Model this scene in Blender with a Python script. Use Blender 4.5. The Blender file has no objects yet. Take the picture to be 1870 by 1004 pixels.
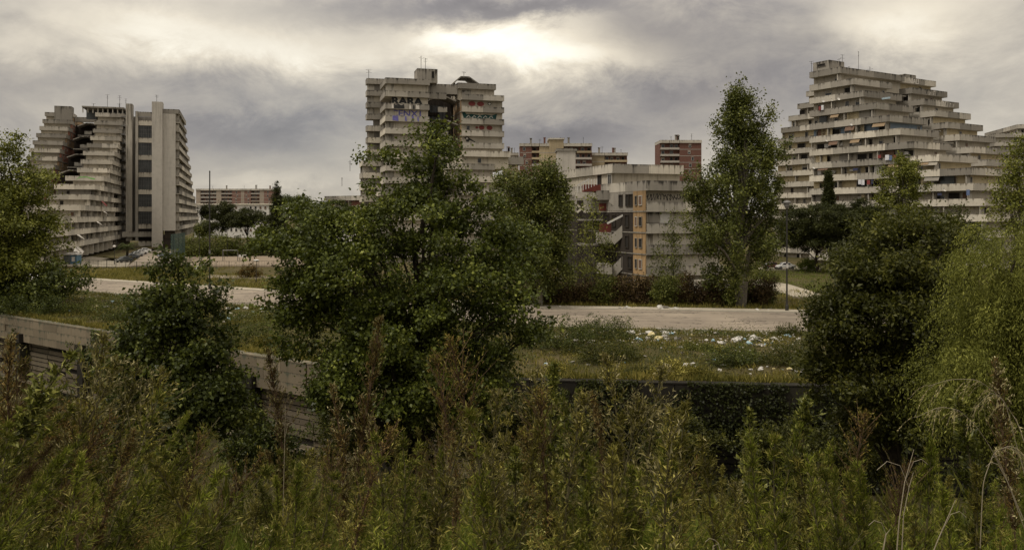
import bpy, bmesh, math, random
import numpy as np
from math import radians, pi, sin, cos, atan2
from mathutils import Vector

random.seed(11)
rng = np.random.default_rng(11)
scene = bpy.context.scene
COL = scene.collection

# ------------------------------------------------------------------ camera
F = 1500.0; CX = 935.0; HY = 395.0; H = 11.5      # focal length in photo pixels, horizon row, eye height
cam_data = bpy.data.cameras.new('camera')
cam = bpy.data.objects.new('camera', cam_data); COL.objects.link(cam)
cam.location = (0, 0, H); cam.rotation_euler = (radians(90), 0, 0)
cam_data.sensor_width = 36; cam_data.sensor_fit = 'HORIZONTAL'
cam_data.lens = 36 * F / 1870
cam_data.shift_y = -(502 - HY) / 1870
cam_data.clip_start = 0.1; cam_data.clip_end = 9000
scene.camera = cam

# ------------------------------------------------------------------ render look
scene.view_settings.view_transform = 'Standard'
scene.view_settings.look = 'None'
scene.view_settings.gamma = 1
scene.view_settings.use_curve_mapping = False
scene.view_settings.exposure = 0.40
scene.cycles.max_bounces = 6
scene.cycles.diffuse_bounces = 3
scene.cycles.transparent_max_bounces = 8
scene.cycles.use_denoising = True

SUN_EL, SUN_AZ = radians(60), radians(238)        # azimuth clockwise from +Y: high on the left, a little behind the camera

# ------------------------------------------------------------------ world: overcast sky
world = bpy.data.worlds.new('World'); scene.world = world
world.use_nodes = True
wt = world.node_tree; wt.nodes.clear()
def wn(t, **k):
    n = wt.nodes.new(t)
    for a, b in k.items(): setattr(n, a, b)
    return n
def wlink(a, b): wt.links.new(a, b)
def wmath(op, a, b=None, c=None):
    n = wn('ShaderNodeMath', operation=op)
    for i, q in enumerate((a, b, c)):
        if q is None: continue
        if isinstance(q, (int, float)): n.inputs[i].default_value = q
        else: wlink(q, n.inputs[i])
    return n.outputs[0]
tc = wn('ShaderNodeTexCoord')
sep = wn('ShaderNodeSeparateXYZ'); wlink(tc.outputs['Generated'], sep.inputs[0])
dx, dy, dz = sep.outputs
dzp = wmath('MAXIMUM', dz, 0.0)
comb = wn('ShaderNodeCombineXYZ')
wlink(dx, comb.inputs[0]); wlink(dy, comb.inputs[1]); wlink(wmath('MULTIPLY', dzp, 1.9), comb.inputs[2])
def wnoise(scale, detail, rough, dist=0.0, off=0.0):
    mp = wn('ShaderNodeMapping'); wlink(comb.outputs[0], mp.inputs[0])
    mp.inputs['Location'].default_value = (off, off * .7, off * .3)
    n = wn('ShaderNodeTexNoise'); wlink(mp.outputs[0], n.inputs['Vector'])
    n.inputs['Scale'].default_value = scale; n.inputs['Detail'].default_value = detail
    n.inputs['Roughness'].default_value = rough; n.inputs['Distortion'].default_value = dist
    return n.outputs[0]
n1 = wnoise(4.2, 7, .5, .5, 3.1)
n2 = wnoise(9.0, 9, .66, .4, 9.4)
n3 = wnoise(2.0, 4, .5, 0., 21.0)
az = wmath('ARCTAN2', dx, dy); el = wmath('ARCSINE', dz)
azw = wmath('ADD', az, wmath('MULTIPLY', wmath('SUBTRACT', n1, .5), .16))
elw = wmath('ADD', el, wmath('MULTIPLY', wmath('SUBTRACT', n2, .5), .075))
def blob(px, py, sx, sy, amp):
    a0 = math.atan2(px - CX, F); e0 = math.atan2(HY - py, math.hypot(px - CX, F))
    qa = wmath('MULTIPLY', wmath('SUBTRACT', azw, a0), F / sx)
    qe = wmath('MULTIPLY', wmath('SUBTRACT', elw, e0), F / sy)
    s = wmath('ADD', wmath('MULTIPLY', qa, qa), wmath('MULTIPLY', qe, qe))
    return wmath('MULTIPLY', wmath('EXPONENT', wmath('MULTIPLY', s, -1.0)), amp)
SKY = [(915, 85, 150, 46, .46), (1075, 112, 130, 38, .26), (800, 62, 90, 26, .24), (230, 45, 240, 40, .30), (90, 95, 120, 28, .12),
       (560, 95, 190, 34, .20), (1640, 50, 110, 60, .30), (1830, 40, 70, 60, .08), (470, 328, 120, 16, .10), (1050, 40, 100, 18, .12),
       (900, 12, 210, 30, -.26), (640, 30, 110, 24, -.07), (430, 248, 170, 46, -.17), (600, 215, 90, 40, -.08), (1010, 252, 230, 40, -.21), (1190, 175, 150, 45, -.15),
       (1260, 65, 170, 50, -.13), (330, 150, 170, 36, -.08), (40, 30, 110, 40, -.08), (1420, 150, 150, 60, -.08), (1180, 20, 150, 40, -.08), (1760, 160, 120, 60, -.02)]
acc = wmath('MULTIPLY', wmath('SUBTRACT', n1, .5), .30)
acc = wmath('ADD', acc, wmath('MULTIPLY', wmath('SUBTRACT', n2, .5), .30))
n4 = wnoise(24, 6, .6, .3, 33.0)
acc = wmath('ADD', acc, wmath('MULTIPLY', wmath('SUBTRACT', n4, .5), .12))
acc = wmath('ADD', acc, .405)
for b in SKY: acc = wmath('ADD', acc, blob(*b))
acc = wmath('MINIMUM', wmath('MAXIMUM', acc, .12), 1.15)
ramp = wn('ShaderNodeValToRGB'); wlink(acc, ramp.inputs[0])
cr = ramp.color_ramp
cr.elements[0].position = .10; cr.elements[0].color = (.125, .118, .125, 1)
cr.elements[1].position = 1.0; cr.elements[1].color = (1.0, .97, .87, 1)
for p, c in ((.25, (.225, .21, .205, 1)), (.42, (.395, .36, .31, 1)), (.62, (.63, .57, .465, 1)), (.80, (.84, .79, .67, 1))):
    e = cr.elements.new(p); e.color = c
# overcast luminance grows towards the zenith (CIE overcast sky)
grad = wmath('DIVIDE', wmath('ADD', 1.0, wmath('MULTIPLY', wmath('MAXIMUM', wmath('SUBTRACT', dz, .20), 0.0), 2.6)), 1.0)
bg_c = wn('ShaderNodeBackground'); wlink(ramp.outputs[0], bg_c.inputs[0]); wlink(grad, bg_c.inputs[1])
skyt = wn('ShaderNodeTexSky', sky_type='NISHITA', sun_disc=False, sun_elevation=SUN_EL, sun_rotation=SUN_AZ)
bg_s = wn('ShaderNodeBackground'); wlink(skyt.outputs[0], bg_s.inputs[0]); bg_s.inputs[1].default_value = .08
cover = wn('ShaderNodeMapRange'); wlink(n3, cover.inputs[0])
for i, q in enumerate((.3, .7, .90, 1.0)): cover.inputs[i + 1].default_value = q
mixw = wn('ShaderNodeMixShader'); wlink(cover.outputs[0], mixw.inputs[0])
wlink(bg_s.outputs[0], mixw.inputs[1]); wlink(bg_c.outputs[0], mixw.inputs[2])
wo = wn('ShaderNodeOutputWorld'); wlink(mixw.outputs[0], wo.inputs[0])

sun_data = bpy.data.lights.new('sun', 'SUN')
sun_data.energy = 1.5; sun_data.angle = radians(11); sun_data.color = (1.0, .93, .82)
sun = bpy.data.objects.new('sun', sun_data); COL.objects.link(sun)
sd = Vector((sin(SUN_AZ) * cos(SUN_EL), cos(SUN_AZ) * cos(SUN_EL), sin(SUN_EL)))
sun.rotation_euler = sd.to_track_quat('Z', 'Y').to_euler(); sun.location = (0, -40, 120)

# ------------------------------------------------------------------ helpers
def V(*a): return np.array(a, dtype=float)
def P(px, Y, z=0.0): return V((px - CX) / F * Y, Y, z)          # where photo column px meets distance Y
def ZP(py, Y): return H - (py - HY) / F * Y
WL = {}
def reg(o, parent, loc):
    loc = np.array(loc, dtype=float)
    COL.objects.link(o)
    if parent is not None:
        o.parent = parent; o.location = loc - WL[parent.name]
    else:
        o.location = loc
    WL[o.name] = loc
    return o
def tag(o, label=None, cat=None, group=None, kind=None):
    if label: o['label'] = label
    if cat: o['category'] = cat
    if group: o['group'] = group
    if kind: o['kind'] = kind
    return o
def empty(name, loc, label, cat, group=None):
    o = bpy.data.objects.new(name, None); o.empty_display_size = .5
    reg(o, None, loc); return tag(o, label, cat, group)
def ob(name, mesh, parent=None, loc=(0, 0, 0), rz=0.0, scale=None):
    o = bpy.data.objects.new(name, mesh); reg(o, parent, loc)
    if rz: o.rotation_euler = (0, 0, rz)
    if scale is not None: o.scale = scale
    return o

class MB:
    def __init__(s): s.v = []; s.f = []; s.m = []
    def add(s, vs, fs, m=0):
        b = len(s.v); s.v += [tuple(map(float, q)) for q in vs]
        for f in fs: s.f.append(tuple(b + i for i in f)); s.m.append(m)
        return s
    def prism(s, poly, z0, z1, m=0, mtop=None):
        n = len(poly)
        area = sum(poly[i][0] * poly[(i + 1) % n][1] - poly[(i + 1) % n][0] * poly[i][1] for i in range(n))
        if area < 0: poly = list(poly)[::-1]
        vs = [(p[0], p[1], z0) for p in poly] + [(p[0], p[1], z1) for p in poly]
        s.add(vs, [(i, (i + 1) % n, n + (i + 1) % n, n + i) for i in range(n)] + [tuple(range(n))[::-1]], m)
        b = len(s.v) - 2 * n
        s.f.append(tuple(b + n + i for i in range(n))); s.m.append(m if mtop is None else mtop)
        return s
    def box(s, c, d, m=0, rz=0.0):
        hx, hy, hz = d[0] / 2, d[1] / 2, d[2] / 2
        ca, sa = cos(rz), sin(rz)
        pts = [(c[0] + x * ca - y * sa, c[1] + x * sa + y * ca) for x, y in ((-hx, -hy), (hx, -hy), (hx, hy), (-hx, hy))]
        return s.prism(pts, c[2] - hz, c[2] + hz, m)
    def beam(s, a, b, w, h, m=0):                       # a bar of section w x h from a to b
        a = V(*a); b = V(*b); d = b - a; L = np.linalg.norm(d); d /= L
        up = V(0, 0, 1) if abs(d[2]) < .95 else V(1, 0, 0)
        sx = np.cross(d, up); sx /= np.linalg.norm(sx); sy = np.cross(sx, d)
        q = []
        for p in (a, b):
            for i, j in ((-1, -1), (1, -1), (1, 1), (-1, 1)): q.append(p + sx * i * w / 2 + sy * j * h / 2)
        return s.add(q, [(0, 1, 2, 3), (7, 6, 5, 4), (0, 4, 5, 1), (1, 5, 6, 2), (2, 6, 7, 3), (3, 7, 4, 0)], m)
    def tube(s, pts, rad, n=6, m=0, cap=True):
        pts = [V(*p) for p in pts]; k = len(pts)
        vs = []
        for i, p in enumerate(pts):
            d = pts[min(i + 1, k - 1)] - pts[max(i - 1, 0)]
            d = d / (np.linalg.norm(d) + 1e-9)
            up = V(0, 0, 1) if abs(d[2]) < .9 else V(1, 0, 0)
            a = np.cross(d, up); a /= np.linalg.norm(a); b = np.cross(d, a)
            r = rad[i] if hasattr(rad, '__len__') else rad
            for j in range(n):
                t = 2 * pi * j / n; vs.append(p + a * cos(t) * r + b * sin(t) * r)
        fs = [(i * n + j, i * n + (j + 1) % n, (i + 1) * n + (j + 1) % n, (i + 1) * n + j) for i in range(k - 1) for j in range(n)]
        if cap: fs += [tuple(range(n))[::-1], tuple((k - 1) * n + j for j in range(n))]
        return s.add(vs, fs, m)
    def lathe(s, prof, n=12, m=0, c=(0, 0, 0)):
        vs = [(c[0] + r * cos(2 * pi * j / n), c[1] + r * sin(2 * pi * j / n), c[2] + z) for r, z in prof for j in range(n)]
        k = len(prof)
        fs = [(i * n + j, i * n + (j + 1) % n, (i + 1) * n + (j + 1) % n, (i + 1) * n + j) for i in range(k - 1) for j in range(n)]
        return s.add(vs, fs, m)
    def mesh(s, name, mats, smooth=False):
        me = bpy.data.meshes.new(name); me.from_pydata(s.v, [], s.f)
        for q in (mats if isinstance(mats, (list, tuple)) else [mats]): me.materials.append(q)
        me.polygons.foreach_set('material_index', s.m)
        if smooth: me.polygons.foreach_set('use_smooth', [True] * len(s.f))
        me.update(); return me
    def build(s, name, mats, parent=None, loc=(0, 0, 0), **k):
        return ob(name, s.mesh(name, mats, k.pop('smooth', False)), parent, loc, **k)

def np_mesh(name, verts, quads, mats, mi=None, smooth=False):
    me = bpy.data.meshes.new(name)
    verts = np.ascontiguousarray(verts, dtype=np.float32).reshape(-1, 3); quads = np.ascontiguousarray(quads, dtype=np.int32)
    k = quads.shape[1]; n = len(quads)
    me.vertices.add(len(verts)); me.vertices.foreach_set('co', verts.ravel())
    me.loops.add(n * k); me.loops.foreach_set('vertex_index', quads.ravel())
    me.polygons.add(n); me.polygons.foreach_set('loop_start', np.arange(0, n * k, k, dtype=np.int32))
    for q in (mats if isinstance(mats, (list, tuple)) else [mats]): me.materials.append(q)
    if mi is not None: me.polygons.foreach_set('material_index', np.ascontiguousarray(mi, dtype=np.int32))
    if smooth: me.polygons.foreach_set('use_smooth', np.ones(n, dtype=bool))
    me.update(calc_edges=True); me.validate()
    return me
def unit(a): return a / (np.linalg.norm(a, axis=-1, keepdims=True) + 1e-9)
def leaves(C, A, N, L, W, fold=.25):
    """one folded four-cornered leaf per row: base C, pointing along A, face towards N"""
    A = unit(A); S = unit(np.cross(A, N)); N = np.cross(S, A)
    L = np.broadcast_to(np.asarray(L, dtype=float), (len(C),))[:, None]; W = np.broadcast_to(np.asarray(W, dtype=float), (len(C),))[:, None]
    mid = C + A * L * .45 + N * W * fold
    v = np.stack([C, mid + S * W * .5, C + A * L, mid - S * W * .5], axis=1)
    q = np.arange(len(C) * 4).reshape(-1, 4)
    return v.reshape(-1, 3), q
class LB:                                              # collects numpy leaf batches with a material index
    def __init__(s): s.v = []; s.q = []; s.m = []; s.n = 0
    def add(s, v, q, m=0):
        s.v.append(np.asarray(v, dtype=float)); s.q.append(np.asarray(q) + s.n); s.m.append(np.full(len(q), m)); s.n += len(v)
    def addmb(s, mb, m=0):
        q = [f if len(f) == 4 else None for f in mb.f]
        s.add(np.array(mb.v), np.array([f for f in q if f is not None]), m)
    def mesh(s, name, mats): return np_mesh(name, np.concatenate(s.v), np.concatenate(s.q), mats, np.concatenate(s.m))

# ------------------------------------------------------------------ materials
def newmat(name):
    m = bpy.data.materials.new(name); m.use_nodes = True
    return m, m.node_tree, m.node_tree.nodes['Principled BSDF']
def N(t, typ, **k):
    n = t.nodes.new(typ)
    for a, b in k.items(): setattr(n, a, b)
    return n
def mathn(t, op, a, b=None, clamp=False):
    n = N(t, 'ShaderNodeMath', operation=op); n.use_clamp = clamp
    for i, q in enumerate((a, b)):
        if q is None: continue
        if isinstance(q, (int, float)): n.inputs[i].default_value = q
        else: t.links.new(q, n.inputs[i])
    return n.outputs[0]
def noise(t, vec, scale, detail=4, rough=.55, sc=(1, 1, 1), dist=0):
    mp = N(t, 'ShaderNodeMapping'); t.links.new(vec, mp.inputs[0]); mp.inputs['Scale'].default_value = sc
    n = N(t, 'ShaderNodeTexNoise'); t.links.new(mp.outputs[0], n.inputs['Vector'])
    n.inputs['Scale'].default_value = scale; n.inputs['Detail'].default_value = detail
    n.inputs['Roughness'].default_value = rough; n.inputs['Distortion'].default_value = dist
    return n.outputs[0]
def rng_map(t, v, a, b, c=0., d=1.):
    n = N(t, 'ShaderNodeMapRange'); t.links.new(v, n.inputs[0])
    for i, q in enumerate((a, b, c, d)): n.inputs[i + 1].default_value = q
    return n.outputs[0]
def mixc(t, f, a, b, mode='MIX'):
    n = N(t, 'ShaderNodeMix', data_type='RGBA', blend_type=mode)
    if isinstance(f, (int, float)): n.inputs[0].default_value = f
    else: t.links.new(f, n.inputs[0])
    for i, q in ((6, a), (7, b)):
        if isinstance(q, tuple): n.inputs[i].default_value = (*q[:3], 1)
        else: t.links.new(q, n.inputs[i])
    return n.outputs[2]
def plain(name, col, rough=.7, metal=0., var=.15, scale=3.0, spec=.3):
    m, t, b = newmat(name)
    g = N(t, 'ShaderNodeNewGeometry')
    n = noise(t, g.outputs['Position'], scale, 5)
    c = mixc(t, rng_map(t, n, .3, .7), tuple(q * (1 - var) for q in col), tuple(min(1, q * (1 + var)) for q in col))
    t.links.new(c, b.inputs['Base Color']); b.inputs['Roughness'].default_value = rough; b.inputs['Metallic'].default_value = metal
    b.inputs['Specular IOR Level'].default_value = spec
    return m
def concrete(name, base, stain=(.10, .09, .075), amount=.5, drip=.5, tone=.30, rough=.9, moss=0.):
    """weathered concrete: cloudy tone, vertical run-off streaks, grime that drips from the top of each piece"""
    m, t, b = newmat(name)
    g = N(t, 'ShaderNodeNewGeometry'); pos = g.outputs['Position']
    oi = N(t, 'ShaderNodeObjectInfo'); tcn = N(t, 'ShaderNodeTexCoord')
    sp = N(t, 'ShaderNodeSeparateXYZ'); t.links.new(tcn.outputs['Generated'], sp.inputs[0])
    big = noise(t, pos, .12, 4, .6); mid = noise(t, pos, .9, 6, .65); fine = noise(t, pos, 9, 4, .7)
    st = noise(t, pos, 1.5, 5, .65, (1, 1, .07)); st2 = noise(t, pos, .5, 4, .6, (1, 1, .12))
    tonef = mathn(t, 'ADD', mathn(t, 'MULTIPLY', oi.outputs['Random'], .5), mathn(t, 'MULTIPLY', big, .8))
    c = mixc(t, rng_map(t, tonef, .3, 1.05), tuple(q * (1 - tone) for q in base), tuple(min(.95, q * (1 + tone)) for q in base))
    c = mixc(t, mathn(t, 'MULTIPLY', rng_map(t, mid, .45, .75), .35), c, tuple(q * .62 for q in base))
    streak = mathn(t, 'MULTIPLY', rng_map(t, st, .52, .72), rng_map(t, st2, .38, .62))
    c = mixc(t, mathn(t, 'MULTIPLY', streak, amount), c, stain)
    top = mathn(t, 'ADD', sp.outputs[2], mathn(t, 'MULTIPLY', mathn(t, 'SUBTRACT', st, .5), 2.4))
    c = mixc(t, mathn(t, 'MULTIPLY', rng_map(t, top, .78, 1.08), drip), c, stain)
    if moss: c = mixc(t, mathn(t, 'MULTIPLY', rng_map(t, big, .5, .62), moss), c, (.05, .052, .025))
    t.links.new(c, b.inputs['Base Color']); b.inputs['Roughness'].default_value = rough; b.inputs['Specular IOR Level'].default_value = .15
    bp = N(t, 'ShaderNodeBump'); bp.inputs['Strength'].default_value = .25; bp.inputs['Distance'].default_value = .03
    t.links.new(fine, bp.inputs['Height']); t.links.new(bp.outputs[0], b.inputs['Normal'])
    return m
LEAF = (2.15, 2.2, 1.2)
def foliage(name, cols, rough=.5, trans=.22, spec=.35, nscale=.35, pw=.8, ov=0.):
    """leaf colour differs from leaf to leaf and from bough to bough"""
    cols = [(q[0] * LEAF[0], q[1] * LEAF[1], q[2] * LEAF[2]) for q in cols]; spec = min(spec, .2)
    m, t, b = newmat(name)
    g = N(t, 'ShaderNodeNewGeometry'); n = noise(t, g.outputs['Position'], nscale, 3)
    f = mathn(t, 'ADD', mathn(t, 'MULTIPLY', g.outputs['Random Per Island'], .62), mathn(t, 'MULTIPLY', rng_map(t, n, .3, .7), .38))
    if ov: f = mathn(t, 'ADD', mathn(t, 'MULTIPLY', f, 1 - ov * .5), mathn(t, 'MULTIPLY', mathn(t, 'SUBTRACT', N(t, 'ShaderNodeObjectInfo').outputs['Random'], .35), ov))
    r = N(t, 'ShaderNodeValToRGB'); t.links.new(f, r.inputs[0])
    k = len(cols)
    r.color_ramp.elements[0].color = (*cols[0], 1); r.color_ramp.elements[1].color = (*cols[-1], 1)
    for i in range(1, k - 1):
        e = r.color_ramp.elements.new((i / (k - 1)) ** pw); e.color = (*cols[i], 1)
    t.links.new(r.outputs[0], b.inputs['Base Color'])
    b.inputs['Roughness'].default_value = rough; b.inputs['Specular IOR Level'].default_value = spec
    tr = N(t, 'ShaderNodeBsdfTranslucent'); t.links.new(mixc(t, .5, r.outputs[0], (.12, .14, .02)), tr.inputs[0])
    mx = N(t, 'ShaderNodeMixShader'); mx.inputs[0].default_value = trans
    t.links.new(b.outputs[0], mx.inputs[1]); t.links.new(tr.outputs[0], mx.inputs[2])
    t.links.new(mx.outputs[0], t.nodes['Material Output'].inputs[0])
    return m

M = {}
M['conc'] = concrete('concrete', (.42, .388, .33), amount=.85, drip=.75)
M['conc_dark'] = concrete('concrete_weathered', (.27, .248, .212), (.05, .045, .038), amount=.9, drip=.95)
M['conc_pale'] = concrete('concrete_pale', (.56, .515, .43), (.10, .08, .058), amount=.85, drip=.75)
M['conc_shaft'] = concrete('concrete_shaft', (.44, .41, .36), (.14, .13, .11), amount=.35, drip=.15, tone=.08)
M['plaster'] = concrete('plaster_pale', (.46, .415, .335), (.10, .085, .065), amount=.75, drip=.2)
M['plaster_dim'] = concrete('plaster_dim', (.24, .22, .19), (.08, .07, .06), amount=.6, drip=.3)
M['plaster_dark'] = concrete('plaster_shade_dark', (.042, .034, .025), (.02, .017, .013), amount=.5, drip=.2)  # near-black: shade of the recessed balconies put into the colour
M['plaster_yellow'] = concrete('plaster_yellow', (.33, .22, .115), (.13, .09, .05), amount=.75, drip=.5)
M['plaster_orange'] = concrete('plaster_orange', (.36, .25, .15), (.12, .09, .06), amount=.6, drip=.3)
M['plaster_red'] = concrete('plaster_red', (.30, .145, .10), (.10, .06, .05), amount=.5, drip=.3)
M['plaster_blue'] = concrete('plaster_blue', (.20, .25, .31), (.08, .09, .10), amount=.4, drip=.2)
M['plaster_cream'] = concrete('plaster_cream', (.50, .42, .27), (.2, .16, .1), amount=.4, drip=.2)
M['white_wall'] = concrete('white_wall', (.60, .58, .54), (.3, .28, .25), amount=.3, drip=.2)
M['recess_shade'] = concrete('recess_shade_concrete', (.045, .037, .030), (.018, .015, .013), amount=.6, drip=.4)  # shade of open recesses and stair gaps painted as a near-black colour
M['red_panel'] = concrete('rusted_red_panel', (.15, .045, .034), (.05, .026, .022), amount=.6, drip=.4)
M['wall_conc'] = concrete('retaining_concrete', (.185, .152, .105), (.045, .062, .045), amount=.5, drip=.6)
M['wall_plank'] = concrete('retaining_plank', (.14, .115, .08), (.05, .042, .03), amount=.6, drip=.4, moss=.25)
M['wall_dark'] = concrete('retaining_shade_dark', (.024, .021, .016), (.009, .008, .006), amount=.6, drip=.4, moss=.5)  # trench shade put into the colour, with patches of moss
M['glass'] = plain('dark_glass', (.025, .027, .03), rough=.18, var=.3, spec=.5)
M['hole'] = plain('dark_room', (.03, .027, .024), rough=.9, var=.3, spec=.1)
M['glazing'] = plain('dusty_glazing', (.05, .055, .055), rough=.3, var=.5, scale=.4, spec=.5)
M['shutter'] = plain('roller_shutter', (.30, .27, .22), rough=.7)
M['shutter_brown'] = plain('brown_shutter', (.14, .085, .055), rough=.7)
M['frame'] = plain('window_frame', (.42, .40, .36), rough=.6)
M['metal'] = plain('grey_metal', (.16, .155, .15), rough=.5, metal=.3)
M['metal_dark'] = plain('dark_metal', (.035, .033, .03), rough=.6, metal=.2)
M['metal_white'] = plain('white_metal', (.55, .53, .50), rough=.5)
M['asphalt'] = None
M['bark'] = plain('bark', (.032, .026, .018), rough=.95, scale=6, var=.4, spec=.1)
M['bark_pale'] = plain('bark_pale', (.13, .115, .09), rough=.95, scale=4, var=.4, spec=.1)
M['stem'] = plain('weed_stem', (.075, .065, .03), rough=.8, scale=9, var=.3, spec=.2)
M['stem_brown'] = plain('dry_stem', (.085, .055, .032), rough=.85, scale=9, var=.3, spec=.15)
M['straw'] = plain('pale_straw', (.26, .22, .15), rough=.6, scale=20, var=.2, spec=.4)

M['lf_main'] = foliage('leaves_broad', [(.008, .011, .003), (.026, .032, .008), (.060, .068, .018), (.19, .195, .075)], rough=.42, spec=.45, nscale=.5, pw=.6)  # palest stop paints glints on some leaves
M['lf_mid'] = foliage('leaves_bushy', [(.006, .008, .003), (.020, .025, .008), (.046, .052, .016), (.15, .155, .065)], rough=.45, spec=.4, nscale=.5, pw=.6)  # glints painted by the palest leaf colour here too
M['lf_ash'] = foliage('leaves_ash', [(.022, .025, .007), (.05, .053, .014), (.085, .085, .024), (.14, .135, .05)], rough=.5)
M['lf_poplar'] = foliage('leaves_poplar', [(.014, .017, .007), (.032, .036, .013), (.058, .062, .022), (.14, .135, .066)], rough=.45, spec=.45)
M['lf_dark'] = foliage('leaves_dark', [(.007, .008, .002), (.017, .018, .005), (.033, .033, .008), (.075, .07, .02)], rough=.5, spec=.3, nscale=.5)
M['lf_yellow'] = foliage('leaves_feathery', [(.022, .024, .007), (.056, .059, .017), (.098, .099, .032), (.17, .163, .068)], rough=.6, trans=.3, nscale=.5)
M['lf_pine'] = foliage('needles', [(.007, .008, .004), (.016, .018, .007), (.032, .034, .012)], rough=.6, trans=.08)
M['lf_pine2'] = foliage('needles_green', [(.012, .016, .005), (.026, .034, .010), (.048, .056, .017)], rough=.6, trans=.1)
M['lf_bramble'] = foliage('bramble', [(.008, .005, .004), (.022, .012, .008), (.034, .022, .013), (.06, .042, .024)], rough=.65, trans=.1)
M['lf_bush'] = foliage('bush_leaves', [(.012, .015, .005), (.030, .034, .010), (.055, .058, .019), (.09, .09, .03)], rough=.55)
M['lf_ivy'] = foliage('ivy_leaves', [(.005, .006, .003), (.012, .014, .005), (.022, .024, .009), (.05, .05, .025)], rough=.5, spec=.25, pw=.6)
M['grass'] = foliage('grass_blades', [(.026, .026, .008), (.058, .052, .017), (.105, .085, .036), (.18, .14, .07)], rough=.7, trans=.2, spec=.2, nscale=.25)
M['grass_green'] = foliage('grass_green', [(.024, .034, .008), (.055, .07, .015), (.10, .11, .03)], rough=.6, trans=.2, spec=.2)
M['wd_green'] = foliage('weed_leaves', [(.006, .007, .001), (.034, .039, .006), (.092, .096, .018), (.28, .27, .11)], rough=.6, trans=.2, spec=.12, nscale=1.2, pw=.7, ov=.35)  # pale end of the weed ramps paints bright flecks of sheen
M['wd_fine'] = foliage('weed_leaves_fine', [(.008, .010, .002), (.044, .052, .008), (.108, .118, .022), (.27, .27, .09)], rough=.6, trans=.2, spec=.12, nscale=1.2, pw=.7, ov=.35)
M['wd_olive'] = foliage('weed_leaves_olive', [(.008, .007, .002), (.042, .036, .010), (.105, .088, .028), (.30, .26, .14)], rough=.6, trans=.2, spec=.12, nscale=1.2, pw=.7, ov=.35)
M['wd_brown'] = foliage('weed_leaves_brown', [(.008, .005, .0025), (.034, .021, .010), (.080, .050, .026), (.22, .15, .10)], rough=.65, trans=.15, spec=.1, nscale=1.2, pw=.7, ov=.35)
M['wd_bright'] = foliage('weed_leaves_glossy', [(.006, .008, .002), (.034, .037, .009), (.13, .125, .05), (.44, .42, .36)], rough=.4, trans=.2, spec=.35, nscale=1.2, pw=.6, ov=.2)  # palest leaves carry painted sheen besides the real gloss
M['wd_head_lit'] = foliage('weed_heads_lit', [(.016, .014, .006), (.062, .054, .022), (.14, .122, .06), (.34, .30, .20)], rough=.6, trans=.2, spec=.1, nscale=1.2, pw=.75, ov=.3)  # pale heads, brightened so the weed tops look lit
M['seed'] = foliage('seed_heads', [(.025, .02, .01), (.075, .062, .04), (.29, .25, .25)], rough=.6, trans=.2, pw=.6)
M['fluff'] = foliage('seed_fluff', [(.07, .055, .04), (.14, .115, .09), (.24, .20, .20)], rough=.6, trans=.2)

# ================================================================== THE GROUND
def ground_mat():
    m, t, b = newmat('verge_soil')
    pos = N(t, 'ShaderNodeNewGeometry').outputs['Position']
    big = noise(t, pos, .06, 4, .6); mid = noise(t, pos, .5, 6, .65); fine = noise(t, pos, 6, 5, .7)
    c = mixc(t, rng_map(t, big, .35, .65), (.055, .052, .018), (.115, .088, .046))
    c = mixc(t, rng_map(t, mid, .45, .7), c, (.042, .044, .015))
    c = mixc(t, mathn(t, 'MULTIPLY', rng_map(t, fine, .5, .8), .6), c, (.19, .155, .10))
    t.links.new(c, b.inputs['Base Color']); b.inputs['Roughness'].default_value = 1; b.inputs['Specular IOR Level'].default_value = .05
    bp = N(t, 'ShaderNodeBump'); bp.inputs['Strength'].default_value = .8; bp.inputs['Distance'].default_value = .15
    t.links.new(fine, bp.inputs['Height']); t.links.new(bp.outputs[0], b.inputs['Normal'])
    return m
def bank_mat():
    m, t, b = newmat('bank_soil')
    pos = N(t, 'ShaderNodeNewGeometry').outputs['Position']
    mid = noise(t, pos, 1.2, 6, .65); fine = noise(t, pos, 12, 5, .7)
    c = mixc(t, rng_map(t, mid, .4, .65), (.035, .03, .016), (.06, .055, .022))
    c = mixc(t, mathn(t, 'MULTIPLY', rng_map(t, fine, .5, .8), .5), c, (.10, .085, .05))
    t.links.new(c, b.inputs['Base Color']); b.inputs['Roughness'].default_value = 1; b.inputs['Specular IOR Level'].default_value = .05
    return m
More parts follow.
